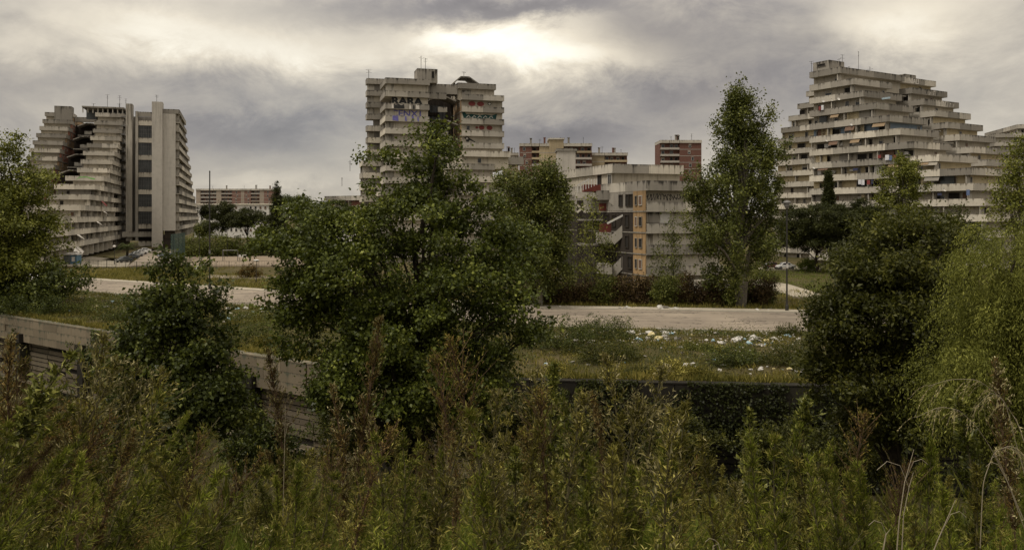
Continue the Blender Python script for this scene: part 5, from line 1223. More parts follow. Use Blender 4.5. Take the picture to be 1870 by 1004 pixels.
tree('poplar_tree', 'poplar at the picture edge rising above the feathery yellow tree', 'tree', P(1858, Y), .3, T, 260, 28, .62, .36, .62, 'lf_ash', 'bark_pale', seed=12, limbs=20, shell=.4)
def pine(label, px, py_base, Y, lobes, seed, mat='lf_pine', ncl=420, sig=.62, tr=.36, barkm='bark', name='umbrella_pine', group=None):
    return tree(name, label, 'tree', P(px, Y), tr, lobes, int(ncl * 1.6), 46, sig * .8, .62, .24, mat, barkm, 'needle', bough=(1.3, 1.3, .5), bper=6, seed=seed, limbs=26, top=(*P(px, Y)[:2], max(l[2] for l in lobes) - .5), shell=.45, flat=.45, group=group)
Y = 168
pine('dark umbrella pine nearest the lamp and the white car', 1492, 497, Y, [lobe(1492, 402, 66, 30, Y), lobe(1460, 425, 38, 24, Y), lobe(1530, 412, 50, 30, Y), lobe(1495, 436, 60, 22, Y)], 20, ncl=620)
pine('dark umbrella pine between the lamp pine and the rounded poplar', 1550, 490, 180, [lobe(1555, 398, 52, 30, 180), lobe(1588, 410, 40, 26, 180), lobe(1550, 426, 54, 22, 180)], 21, ncl=560)
pine('dark umbrella pine low in front of the foot of the stepped block', 1590, 490, 185, [lobe(1595, 418, 34, 20, 185), lobe(1625, 425, 30, 18, 185), lobe(1600, 440, 44, 16, 185)], 22, ncl=300)
Y = 225
pine('broad green umbrella pine left of the graffiti block', 598, 450, Y, [lobe(590, 385, 48, 20, Y), lobe(560, 395, 34, 16, Y), lobe(628, 393, 30, 16, Y), lobe(596, 405, 56, 14, Y)], 23, 'lf_pine2', 420, .8)
pine('squat dark umbrella pine beside the pointed conifer', 452, 440, 245, [lobe(450, 395, 26, 15, 245), lobe(470, 402, 16, 12, 245), lobe(445, 406, 26, 10, 245)], 24, 'lf_pine', 240, .7, .3)
pine('leaning dark pine next to the end of the long block', 405, 445, 250, [lobe(407, 388, 15, 18, 250), lobe(400, 408, 20, 16, 250), lobe(415, 402, 14, 14, 250)], 25, 'lf_pine', 200, .7, .26)
def conifer(label, px, Y, py_top, py_bot, wpx, seed, mat='lf_pine', lean=0):
    zt, zb = ZP(py_top, Y), ZP(py_bot, Y); k = Y / F; ls = []
    n = 11
    for i in range(n):
        f = i / (n - 1); z = zt + (zb - zt) * f; ls.append((P(px, Y)[0] + lean * (1 - f), Y, z, max(.25, wpx * k * (.10 + .9 * f) * (1 if i % 2 else .72)), max(.25, wpx * k * (.10 + .9 * f)), (zt - zb) / n * .55))
    return tree('conifer', label, 'tree', P(px, Y), .3, ls, 620, 34, .30, .55, .26, mat, 'bark', 'needle', seed=seed, limbs=30, top=(P(px, Y)[0] + lean, Y, zt), shell=.5, flat=.4)
conifer('dark pointed conifer on the skyline beside the far brick row', 505, 235, 334, 425, 24, 30)
conifer('crooked young conifer in front of the stepped block', 1513, 178, 318, 385, 9, 31)
# hedge line and loose trees behind the pitch
for k, (px, py, rx_, ry_, Y, mat, lab) in enumerate(((355, 452, 26, 20, 232, 'lf_bush', 'rounded green bush tree behind the netting corner'), (398, 448, 28, 22, 234, 'lf_bush', 'rounded green bush tree behind the goal'),
        (446, 452, 30, 20, 236, 'lf_dark', 'dark bush tree behind the white pitch board'), (496, 446, 30, 26, 238, 'lf_dark', 'dark bush tree below the pointed conifer'), (545, 440, 34, 28, 232, 'lf_bush', 'bush tree at the end of the pitch by the broadleaf tree'),
        (520, 366, 18, 8, 330, 'lf_pine2', 'distant pine crown between the conifer and the round pines'), (548, 366, 16, 7, 330, 'lf_pine2', 'distant pine crown touching the broad umbrella pine'), (380, 385, 10, 10, 300, 'lf_pine', 'small dark tree at the foot of the white low block'), (372, 418, 12, 12, 262, 'lf_bush', 'small green tree between the long block and the white low block'))):
    tree('bush_tree', lab, 'tree', P(px, Y), .15, [lobe(px, py, rx_, ry_, Y), lobe(px - rx_ * .5, py + ry_ * .4, rx_ * .6, ry_ * .7, Y), lobe(px + rx_ * .5, py + ry_ * .35, rx_ * .6, ry_ * .7, Y)], 170, 30, .65, .45, .55, mat, seed=40 + k, limbs=10)
# palm by the street
def palm(label, px, Y, py_top, seed):
    x = P(px, Y)[0]; zt = ZP(py_top, Y) ; root = empty('palm_tree', (x, Y, 0), label, 'palm')
    mb = MB(); mb.tube([(x, Y, -.2), (x + .1, Y, zt * .5), (x, Y, zt - 1.2)], [.34, .28, .3], 9); mb.build('trunk', M['bark'], root)
    r = np.random.default_rng(seed)
    for i in range(26):
        a = 2.4 * i; e = r.uniform(-.1, 1.2); L = r.uniform(2.4, 3.4); lb = LB(); n = 22
        k = np.linspace(.08, 1, n); dirh = V(cos(a), sin(a), 0)
        c = V(x, Y, zt - 1.2) + dirh * (L * k * cos(e * .8))[:, None] + np.array((0, 0, 1.)) * (L * (sin(e) * k - .75 * k ** 2.2))[:, None]
        sdv = V(-sin(a), cos(a), 0)
        for s in (-1, 1):
            ax = unit(dirh * .6 + sdv * s * 1.0 + np.array((0, 0, -.35)) + np.zeros((n, 3))); v, q = leaves(c, ax, np.tile((0, 0, 1.), (n, 1)), .62 * (1.15 - .7 * k), .10, .1); lb.add(v - V(x, Y, zt - 1.2), q)
        ob('frond', lb.mesh('frond', [M['lf_pine2']]), root, (x, Y, zt - 1.2))
palm('stout palm with arching fronds between the long block and the parked cars', 232, 212, 441, 2)
# bushes along the far side of the road: bramble bank below the ruin
rb = random.Random(3)
for k in range(17):
    px = 985 + k * 29 + rb.uniform(-8, 8)
    if 1415 < px: continue
    Y = 105.5 + rb.uniform(0, 2.5); h = rb.uniform(28, 46); py = 553 - h * .5
    lab = 'reddish brown bramble bush in the thicket below the ruin'
    tree('bramble_bush', lab, 'bush', P(px, Y), .06, [lobe(px, py, 22, h * .55, Y), lobe(px + 8, py - h * .35, 14, h * .35, Y), lobe(px - 9, py + 5, 15, h * .4, Y)], 120, 30, .42, .24, .55, 'lf_bramble' if k % 4 else 'lf_bush', seed=60 + k, limbs=16, group='bramble bushes below the ruin' if k % 4 else 'green bushes below the ruin', shell=.3)
    if k % 4 == 0: bpy.data.objects[[o.name for o in COL.objects if o.name.startswith('bramble_bush') and o.type == 'EMPTY'][-1]]['label'] = 'green bush in the bramble thicket below the ruin'
# bushes on the verge
def bush(label, px, py_base, w, h, mat, seed, group=None, lsize=.17, n=150):
    Y = H * F / (py_base - HY); k = Y / F
    return tree('verge_bush', label, 'bush', (*P(px, Y)[:2], float(ground_z(P(px, Y)[0], Y)) - .05), .05, [lobe(px, py_base - h * .5, w * .5, h * .55, Y, 0, max(.8, w * k * .4)), lobe(px - w * .25, py_base - h * .35, w * .32, h * .4, Y), lobe(px + w * .25, py_base - h * .4, w * .32, h * .42, Y)], n, 30, .22, lsize * .85, .45, mat, seed=seed, limbs=12, shell=.3, group=group)
bush('dark green bush on the verge nearest the broadleaf tree, by the road', 1022, 644, 110, 60, 'lf_mid', 100, None, .17, 260); bush('tall bush with spiky top at the road edge of the verge', 1105, 626, 100, 50, 'lf_mid', 101, None, .17, 260)
bush('dark low bush on the verge above the hidden middle of the wall', 1115, 668, 100, 44, 'lf_dark', 102, None, .17, 240); bush('dark oval bush on the verge beside the dense dark tree', 1448, 674, 100, 46, 'lf_dark', 103, None, .17, 240)
bush('olive bush in the middle of the littered verge', 1340, 670, 90, 42, 'lf_mid', 104, None, .17, 200); bush('small olive bush among the rubbish', 1270, 650, 60, 24, 'lf_bush', 105); bush('dry bush near the grass edge of the wall', 1230, 690, 70, 26, 'wd_olive', 106)
bush('dark bush above the lit parapet of the retaining wall', 220, 590, 76, 44, 'lf_mid', 107); bush('long dark bush between parapet and road under the leafy tree', 280, 560, 90, 34, 'lf_dark', 108); bush('grey green bush on the verge by the broadleaf tree and rubbish', 480, 625, 74, 46, 'lf_bush', 109)
bush('dark bush at the foot of the ash tree above the wall', 60, 578, 110, 46, 'lf_mid', 110, None, .2, 240); bush('bush on the grass behind the parapet end', 150, 575, 70, 30, 'lf_bush', 111)
bush('brown bush beside the lamp with the white disc', 455, 508, 40, 24, 'wd_brown', 112, None, .25); bush('green bush beside the footpath and lamp', 1478, 495, 40, 24, 'grass_green', 113, None, .3); bush('low bush at the kerb beside the poplar trunk', 1395, 556, 40, 34, 'lf_bush', 114, None, .25)
bush('low green bush by the lamp on the footpath side', 1400, 520, 40, 28, 'lf_bush', 115, None, .28); bush('dark bush at the pitch end near the broadleaf tree', 545, 520, 40, 24, 'wd_brown', 116, None, .25)
for k in range(26):
    px = rb.choice((rb.uniform(985, 1480), rb.uniform(985, 1480), rb.uniform(400, 500), rb.uniform(90, 330))); x_ = (px - CX) / F * 70
    lo, hi = (612, 690) if px > 900 else ((575, 650) if px > 395 else (545, 575 + (px - 90) * .12))
    g_ = rb.choice((('lf_bush', 'low green bush in the rubbish strewn verge'), ('wd_olive', 'low dry bush in the rubbish strewn verge'), ('lf_dark', 'low dark bush in the rubbish strewn verge')))
    bush(g_[1], px, rb.uniform(lo, hi), rb.uniform(28, 62), rb.uniform(12, 26), g_[0], 200 + k, g_[1].replace('bush', 'bushes'), .16, 90)
# grass on the verge and beyond the road
def tufts(x, y, z, h, nb, spread, seed):
    r = np.random.default_rng(seed); n = len(x); i = np.repeat(np.arange(n), nb); k = n * nb
    p = np.stack([x[i] + r.normal(size=k) * spread, y[i] + r.normal(size=k) * spread, z[i]], 1)
    ax = unit(np.stack([r.normal(size=k) * .45, r.normal(size=k) * .45, np.ones(k)], 1)); L = h[i] * r.uniform(.5, 1.2, k)
    return leaves(p, ax, unit(r.normal(size=(k, 3)) + (0, -1, .3)), L, .035 + L * .05, .1)
def scatter(n, f, x0, x1, seed):
    r = np.random.default_rng(seed); x = r.uniform(x0, x1, n); y = f(x, r.uniform(0, 1, n)); return x, y, r
x, y, r = scatter(9000, lambda x, u: wall_y(x) + .3 + (rn_y(x) - .4 - wall_y(x) - .3) * u, -80, 48, 1)
dens = fbm(x, y, .3, 12) + fbm(x, y, .9, 13) * .6; k = dens > -.55; x, y = x[k], y[k]
near = np.clip(1 - (y - wall_y(x)) / 8, 0, 1)
v, q = tufts(x, y, ground_z(x, y) - .02, .22 + .30 * near + .2 * r.uniform(0, 1, len(x)), 8, .22, 2)
tag(ob('verge_grass', np_mesh('verge_grass', v, q, M['grass'])), 'dry and green grass covering the verge between wall and road', 'grass', None, 'stuff')
x, y, r = scatter(8000, lambda x, u: rf_y(x) + 2.7 + 26 * u ** 1.4, -85, 60, 3)
v, q = tufts(x, y, ground_z(x, y) - .02, .3 + .55 * r.uniform(0, 1, len(x)) ** 2, 8, .35, 4)
tag(ob('roadside_grass', np_mesh('roadside_grass', v, q, M['grass'])), 'rough yellowing grass beyond the far pavement', 'grass', None, 'stuff')
x, y, r = scatter(2600, lambda x, u: 118 + 70 * u, 33, 75, 5)
v, q = tufts(x, y, ground_z(x, y) - .02, .25 + .3 * r.uniform(0, 1, len(x)), 8, .5, 6)
tag(ob('park_grass', np_mesh('park_grass', v, q, M['grass_green'])), 'green grass beside the footpath under the pines', 'grass', None, 'stuff')
x, y, r = scatter(2500, lambda x, u: wall_y(x) + .2 + 1.2 * u, -80, 48, 7)
v, q = tufts(x, y, ground_z(x, y) - .02, .35 + .45 * r.uniform(0, 1, len(x)), 9, .12, 8)
tag(ob('wall_top_grass', np_mesh('wall_top_grass', v, q, M['grass'])), 'tall dry grass fringe along the top of the retaining wall', 'grass', None, 'stuff')
x, y, r = scatter(1400, lambda x, u: 150 + 40 * u, -112, -62, 9)
v, q = tufts(x, y, ground_z(x, y) - .02, .3 + .4 * r.uniform(0, 1, len(x)), 8, .6, 10)
tag(ob('field_grass', np_mesh('field_grass', v, q, M['grass'])), 'dry grass field between the far pavement and the wire fence', 'grass', None, 'stuff')
x, y, r = scatter(2600, lambda x, u: wall_y(x) + 1.5 + (rn_y(x) - 1.6 - wall_y(x) - 1.5) * u, -75, 46, 21)
dn = fbm(x, y, .25, 41) + .7 * fbm(x, y, .8, 42); k = dn > -.7; x, y = x[k], y[k]; hh = np.clip(.35 + .55 * (dn[k] + .3), .22, 1.6); n = len(x); per = 40; i = np.repeat(np.arange(n), per); m_ = n * per
p = np.stack([x[i], y[i], ground_z(x, y)[i]], 1) + r.normal(size=(m_, 3)) * np.stack([.42 + .2 * hh[i], .42 + .2 * hh[i], hh[i] * .38], 1); p[:, 2] = np.maximum(p[:, 2], ground_z(p[:, 0], p[:, 1])) + .04
v, q = leaves(p, unit(r.normal(size=(m_, 3)) + (0, 0, .3)), unit(r.normal(size=(m_, 3)) * .6 + (0, -.2, 1)), r.uniform(.09, .2, m_), r.uniform(.05, .11, m_)); mi_ = np.repeat((fbm(x, y, .35, 43) > .15).astype(int), per)
tag(ob('verge_weeds', np_mesh('verge_weeds', v, q, [M['lf_mid'], M['wd_olive']], mi_)), 'low leafy weeds and brambles overgrowing the littered verge', 'weeds', None, 'stuff')
# ivy on the dark stretch of wall
n = 30000; r = np.random.default_rng(77); x = r.uniform(-3, 44, n); z = .32 - 6.9 * r.uniform(0, 1, n) ** 1.2; d_ = fbm(x, z * 1.5, .5, 31) + fbm(x, z * 1.5, 1.4, 32) * .6; k = d_ > -.6; x, z = x[k], z[k]; n = len(x)
c = np.stack([x, wall_y(x) - .66 - r.uniform(0, .25, n), z], 1); v, q = leaves(c, unit(r.normal(size=(n, 3)) * .6 + (0, -.2, -1)), unit(r.normal(size=(n, 3)) * .5 + (0, -1, .5)), r.uniform(.10, .24, n), r.uniform(.10, .2, n))
o = ob('ivy', np_mesh('ivy', v, q, M['lf_ivy'])); tag(o, 'dark ivy hanging over the shaded stretch of the retaining wall', 'ivy', None, 'stuff')

n = 14000; r = np.random.default_rng(78); x = r.uniform(-62, -12, n); z = .25 - 5.5 * r.uniform(0, 1, n) ** 1.6; d_ = fbm(x, z * .4, .35, 51) + fbm(x, z, 1.1, 52) * .5; k = d_ > .62; x, z = x[k], z[k]; n = len(x)
c = np.stack([x, wall_y(x) - .95 - r.uniform(0, .25, n), z], 1); v, q = leaves(c, unit(r.normal(size=(n, 3)) * .6 + (0, -.2, -1)), unit(r.normal(size=(n, 3)) * .5 + (0, -1, .5)), r.uniform(.12, .26, n), r.uniform(.10, .2, n))
tag(ob('creeper', np_mesh('creeper', v, q, M['lf_mid'])), 'creepers hanging in tufts over the lit stretch of the retaining wall', 'creeper', None, 'stuff')

# ================================================================== WEEDS ON THE BANK
SHAPE = {  # shoots, leaves per shoot, reach low, reach high, bulge height, upward slant, leaf length, leaf width, share of tip leaves in the second material
    'spire': (58, 32, .17, .035, .0, .85, .066, .30, .0), 'leafy': (58, 26, .12, .05, .35, 1.0, .080, .11, .30), 'fine': (70, 24, .075, .045, .4, 1.5, .085, .07, .22),
    'seedy': (60, 24, .08, .09, .68, 1.1, .055, .20, .55), 'dry': (60, 22, .02, .11, .72, 1.5, .045, .15, .35), 'plume': (90, 22, .03, .055, .62, 1.7, .040, .18, .4)}
def weed(seed, h, kind):
    """one tall weed standing at the origin: a stem with many side shoots, each thick with small leaves; returns stem MB and leaf batches"""
    r = np.random.default_rng(seed); bend = r.uniform(-.12, .12, 2)
    S = np.linspace(0, 1, 9)
    def at(s): s = np.asarray(s); return np.stack([bend[0] * h * s ** 2 + .012 * np.sin(7 * s + seed), bend[1] * h * s ** 2, h * s], -1)
    nb, per, lo, hi, bul, slant, l0, w0, tips = SHAPE[kind]
    st = MB(); st.tube(at(S), [.013 * (1 - .8 * s) * (1 + h * .15) for s in S], 5)
    lf = LB()
    sb = np.sort(r.uniform(.30 if kind in ('dry', 'plume') else .08, .995, nb)); a = np.arange(nb) * 2.4 + r.uniform(-.4, .4, nb)
    env = (lo + (hi - lo) * sb) * (1 + 1.1 * np.exp(-((sb - bul) / .22) ** 2) * (bul > 0)) * np.clip((1.04 - sb) * 5, .22, 1)
    bl = h * env * r.uniform(.55, 1.25, nb) * (1 + .35 * np.sin(a * .5 + seed))
    d = unit(np.stack([np.cos(a), np.sin(a), slant * r.uniform(.7, 1.3, nb)], 1))
    bi = np.repeat(np.arange(nb), per); k = len(bi); u = r.uniform(.05, 1, k)
    c = at(sb)[bi] + d[bi] * (bl[bi] * u)[:, None] + r.normal(size=(k, 3)) * .010
    sp = .6 if kind != 'fine' else .42
    ax = unit(d[bi] * .75 + r.normal(size=(k, 3)) * sp + (0, 0, .25)); L = l0 * r.uniform(.45, 1.1, k) * (1.1 - .35 * sb[bi])
    v, q = leaves(c, ax, unit(r.normal(size=(k, 3)) * .5 + (0, -.2, 1)), L, L * w0 * r.uniform(.8, 1.2, k) + .002)
    tip = (u > 1 - tips) & (r.uniform(0, 1, k) < .8)
    for m in (0, 1):
        sel = q[tip == bool(m)]
        if len(sel): lf.add(v[sel].reshape(-1, 3), np.arange(len(sel) * 4).reshape(-1, 4), m)
    for i in range(nb): st.tube([at(sb[i]), at(sb[i]) + d[i] * bl[i]], [.0042, .0015], 3, cap=False)
    return st, lf
KM = {'leafy': ('stem', 'wd_green', 'wd_head_lit'), 'olive': ('stem', 'wd_olive', 'wd_head_lit'), 'seedy': ('stem', 'wd_olive', 'seed'), 'dry': ('stem_brown', 'wd_brown', 'wd_olive'), 'plume': ('stem_brown', 'wd_brown', 'seed'), 'fine': ('stem', 'wd_fine', 'wd_head_lit'), 'spire': ('stem', 'wd_bright', 'wd_bright')}
SH = {'olive': 'leafy'}
LABEL = {'leafy': 'green leafy fleabane weed on the bank', 'olive': 'olive coloured leafy weed on the bank', 'seedy': 'weed with pale seed heads on the bank', 'dry': 'brown dried branching weed on the bank', 'plume': 'brown dried plume weed on the bank', 'fine': 'fine leaved green weed on the bank', 'spire': 'glossy leaved upright weed on the bank'}
protos = {}
def proto(kind, v):
    k = (kind, v)
    if k not in protos:
        st, lf = weed(hash(kind) % 1 + {'leafy': 100, 'olive': 200, 'seedy': 300, 'dry': 400, 'plume': 500, 'fine': 600, 'spire': 700}[kind] + v, 1.0 * 1.6, SH.get(kind, kind))
        a, b_, c = KM[kind]
        protos[k] = (st.mesh('weed_stem', M[a]), lf.mesh('weed_leaves', [M[b_], M[c]]), st, lf)
    return protos[k]
TOPX = [0, 40, 100, 160, 250, 320, 400, 470, 540, 600, 700, 780, 860, 930, 1000, 1060, 1150, 1220, 1300, 1380, 1460, 1540, 1620, 1700, 1780, 1850, 1900]
TOPY = [690, 700, 760, 745, 735, 775, 800, 815, 800, 785, 760, 780, 740, 680, 690, 710, 680, 715, 775, 760, 780, 800, 815, 815, 790, 760, 760]
def put_weed(kind, v, x, y, h, lean=0.0, rz=None, label=None, group=None):
    z = float(bank_z(np.array(x), np.array(y))) - .05; pr = proto(kind, v)
    root = empty('tall_weed', (x, y, z), label or LABEL[kind], 'weed', group or ({'seedy': 'pale seeded weeds on the bank'}.get(kind) or LABEL[kind].replace(' on the bank', 's on the bank')))
    s = h / 1.6; root.scale = (max(s, .8),) * 2 + (s,)
    root.rotation_euler = (random.uniform(-.08, .08), lean, rz if rz is not None else random.uniform(0, 6.28))
    root.rotation_mode = 'ZYX' if False else 'XYZ'
    for nm, me in (('stem', pr[0]), ('leaves', pr[1])):
        o = bpy.data.objects.new(nm, me); COL.objects.link(o); o.parent = root
    return root
rw_ = random.Random(21)
def zone_kind(px):
    if px < 200: w = dict(leafy=4, olive=2, seedy=2, dry=2, plume=1, fine=5)
    elif px < 600: w = dict(leafy=4, olive=2, seedy=1, dry=1.5, plume=.6, fine=7)
    elif px < 860: w = dict(leafy=3, olive=3, seedy=2, dry=2.5, plume=1.5, fine=2)
    elif px < 1250: w = dict(leafy=4, olive=3, seedy=5, dry=2, plume=1, fine=3)
    elif px < 1500: w = dict(leafy=4, olive=3, seedy=1, dry=1, spire=1, fine=2)
    else: w = dict(leafy=2, olive=2, fine=6, dry=1)
    return rw_.choices(list(w), list(w.values()))[0]
def lean_at(px): return np.interp(px, [0, 400, 700, 1000, 1900], [.62, .50, .14, .02, -.05]) + rw_.uniform(-.13, .13)
cen = [(rw_.uniform(-120, 1990), 4.3 + 9.6 * rw_.random()) for _ in range(60)]
cnt = 0; tries = 0
while cnt < 235 and tries < 6000:
    tries += 1
    Y = 4.3 + 9.6 * rw_.random() ** 1.05; px = rw_.uniform(-120, 1990)
    if rw_.random() < .7:
        c_ = rw_.choice(cen); Y = max(4.3, c_[1] + rw_.gauss(0, .35)); px = c_[0] + rw_.gauss(0, .35) / Y * F
    if rw_.random() > (.35 + .65 * Y / 14): continue
    x = P(px, Y)[0]; z = float(bank_z(np.array(x), np.array(Y)))
    top = np.interp(px, TOPX, TOPY) + rw_.random() ** 1.3 * 190 + 5
    h = ZP(top, Y) - z; ln = lean_at(px); h /= cos(ln)
    if h < .45: continue
    h = min(h, 2.3)
    kd = zone_kind(px)
    # a leaning plant stands to the left of where its head shows
    zn = ['by the picture edge below the parapet', 'below the planked wall', 'below the bushy tree', 'below the lit lower wall', 'under the broadleaf tree trunk', 'at the edge of the broadleaf tree', 'in the pale seeded thicket', 'below the dark wall', 'around the spire weed', 'below the dense dark tree', 'under the drooping reeds'][int(np.searchsorted([90, 210, 420, 580, 760, 900, 1120, 1340, 1490, 1690], px))]
    rowd = 'nearest row' if Y < 6.2 else ('second row' if Y < 8.3 else ('third row' if Y < 10.8 else 'hindmost row'))
    put_weed(kd, rw_.randrange(4), x - sin(ln) * h * .6, Y, h, ln, None, LABEL[kd].replace(' on the bank', '') + ' ' + zn + ', ' + rowd); cnt += 1
# single weeds that stand out
def hero(kind, v, px, py_top, Y, label, lean=0., px_base=None):
    x = P(px, Y)[0]; z = float(bank_z(np.array(x), np.array(Y))); h = (ZP(py_top, Y) - z) / cos(lean)
    put_weed(kind, v, x - sin(lean) * h, Y, h, lean, 0., label, 'tall weeds that stand out')
hero('plume', 5, 648, 580, 9.0, 'tallest brown dried plume against the trunk of the broadleaf tree'); hero('plume', 6, 632, 690, 8.6, 'second brown plume leaning at the tallest plume')
hero('spire', 5, 1462, 700, 8.0, 'glossy leaved spire weed standing before the dark wall'); hero('spire', 6, 1795, 715, 6.5, 'glossy leaved spire weed beneath the drooping reed plumes')
hero('spire', 7, 1365, 745, 8.5, 'shorter glossy weed left of the spire before the dark wall'); hero('dry', 5, 1535, 735, 8.5, 'rusty brown dead weed between the spire and the dark tree')
hero('plume', 7, 520, 625, 9.5, 'thin reddish plume before the lower wall stretch by the broadleaf tree'); hero('dry', 6, 870, 600, 10.5, 'bare brown branching weed in front of the broadleaf tree'); hero('dry', 7, 830, 640, 10.0, 'reddish dead weed left of the bare branching weed')
hero('seedy', 5, 965, 650, 9.5, 'pale flecked weed at the edge of the broadleaf tree'); hero('seedy', 6, 1150, 640, 9.0, 'pale seeded weed rising over the wall top grass'); hero('seedy', 7, 1200, 655, 9.4, 'leaning pale weed beside the seeded weed', .12)
hero('plume', 8, 20, 590, 8.0, 'reddish plume weed by the parapet at the picture edge'); hero('plume', 9, 1852, 655, 7.5, 'brown plume weed in front of the feathery tree'); hero('dry', 8, 60, 640, 8.4, 'brown weed before the first buttress', .15)
hero('seedy', 8, 190, 660, 8.5, 'white flecked weed leaning in front of the planked wall', .45); hero('seedy', 9, 225, 600, 9.0, 'tall white flecked weed before the bushy tree', .35); hero('seedy', 10, 200, 650, 8.2, 'white flecked weed low before the bushy tree', .40); hero('seedy', 11, 330, 690, 8.0, 'leaning flecked weed at the foot of the bushy tree', .5); hero('seedy', 12, 262, 640, 9.2, 'white flecked weed touching the bushy tree', .3)
hero('spire', 8, 120, 650, 7.0, 'leafy shoot leaning across the planked wall', .62); hero('leafy', 5, 375, 765, 6.5, 'dark stemmed weed leaning over the fine weeds', .6); hero('spire', 9, 1000, 660, 8.4, 'glossy weed in the pale seeded thicket'); hero('spire', 10, 1075, 690, 8.0, 'glossy weed beside the wall top grass end')
hl = random.Random(99)
for k, (px, py, Y, kd, what) in enumerate(((90, 800, 5.6, 'fine', 'feathery weed bowed low at the picture corner'), (210, 830, 5.2, 'fine', 'feathery weed crossing the dark leaning stem'), (300, 790, 6.0, 'leafy', 'dense leafy weed under the bushy tree'), (410, 790, 6.4, 'dry', 'fan headed brown weed before the bushy tree shade'), (455, 795, 6.6, 'dry', 'second fan headed brown weed before the lit wall'),
        (560, 810, 5.8, 'olive', 'olive weed by the thin grey stem'), (590, 840, 5.0, 'fine', 'bright feathery weed left of the brown plumes'), (690, 770, 6.2, 'dry', 'russet weed under the broadleaf trunk'), (760, 790, 5.6, 'leafy', 'green weed between the russet weeds'), (815, 745, 6.6, 'seedy', 'pale twiggy weed against the broadleaf trunk shade'),
        (900, 700, 6.6, 'seedy', 'dense pale flecked weed left of the glossy weed'), (940, 790, 5.2, 'spire', 'glossy weed low in the pale thicket'), (1040, 720, 6.8, 'seedy', 'broad pale flecked weed in the middle of the thicket'), (1110, 700, 6.4, 'seedy', 'pale flecked weed below the wall top grass'), (1125, 830, 4.9, 'leafy', 'tall leafy weed close to the eye right of centre'),
        (1240, 760, 6.0, 'leafy', 'leafy weed at the start of the dark wall'), (1310, 775, 6.2, 'olive', 'olive weed in front of the dark wall'), (1420, 770, 6.4, 'fine', 'fine weed leaning at the spire weed'), (1500, 830, 5.6, 'fine', 'fine weed at the foot of the rusty dead weed'), (1590, 820, 6.0, 'fine', 'fine weed in front of the dense dark tree'), (1690, 800, 6.4, 'fine', 'feathery fern like weed under the lowest reed plume'), (1730, 850, 5.0, 'fine', 'feathery weed by the slanting pale stalk'))):
    hero(kd, 13 + k % 5, px, py, Y, what, float(np.interp(px, [0, 500, 800, 1900], [.55, .4, .05, -.05])) + hl.uniform(-.08, .08))
# the undergrowth nobody could count
lbs = {k: (LB()) for k in ('wd_green', 'wd_olive', 'wd_brown', 'seed', 'wd_fine', 'wd_head_lit')}
rg = np.random.default_rng(5)
for i in range(230):
    Y = 4.0 + 14 * rw_.random() ** 1.1; px = rw_.uniform(-150, 2020); x = P(px, Y)[0]; z = float(bank_z(np.array(x), np.array(Y))) - .05
    top = np.interp(px, TOPX, TOPY) + 110 + rw_.random() * 240; h = max(.35, min(2.0, ZP(top, Y) - z)); kd = zone_kind(px)
    if kd in ('spire', 'plume'): kd = 'fine'
    pr = proto(kd, rw_.randrange(4)); s = h / 1.6; ln = lean_at(px); a = rw_.uniform(0, 6.28)
    Rz = np.array([[cos(a), -sin(a), 0], [sin(a), cos(a), 0], [0, 0, 1]]); Ry = np.array([[cos(ln), 0, sin(ln)], [0, 1, 0], [-sin(ln), 0, cos(ln)]])
    vv = np.concatenate(pr[3].v); qq = np.concatenate(pr[3].q); mm = np.concatenate(pr[3].m)
    keep = rg.random(len(qq)) < .5
    vv = (vv * (max(s, .75), max(s, .75), s)) @ (Ry @ Rz).T + (x, Y, z)
    for mi in (0, 1):
        sel = qq[keep & (mm == mi)]; lbs[KM[kd][1 + mi]].add(vv[sel].reshape(-1, 3), np.arange(len(sel) * 4).reshape(-1, 4))
order = ['wd_green', 'wd_olive', 'wd_brown', 'seed', 'wd_fine', 'wd_head_lit']; U = LB()
for i, k in enumerate(order):
    if lbs[k].v: U.add(np.concatenate(lbs[k].v), np.concatenate(lbs[k].q), i)
tag(ob('undergrowth', U.mesh('undergrowth', [M[k] for k in order])), 'tangle of fleabane weeds covering the bank in front', 'weeds', None, 'stuff')
n = 15000; Yb = 2.6 + 12 * rg.random(n) ** 1.3; xb_ = (rg.uniform(-150, 2020, n) - CX) / F * Yb
v, q = tufts(xb_, Yb, bank_z(xb_, Yb) - .02, .18 + .35 * rg.random(n), 4, .05, 14)
def thin(v, f):                                    # slimmer blades close to the eye
    c = v.reshape(-1, 4, 3); m = (c[:, 1] + c[:, 3]) / 2; c[:, 1] = m + (c[:, 1] - m) * f; c[:, 3] = m + (c[:, 3] - m) * f; return c.reshape(-1, 3)
tag(ob('bank_grass', np_mesh('bank_grass', thin(v, .22), q, M['grass_green'])), 'thin green grass growing between the weeds', 'grass', None, 'stuff')
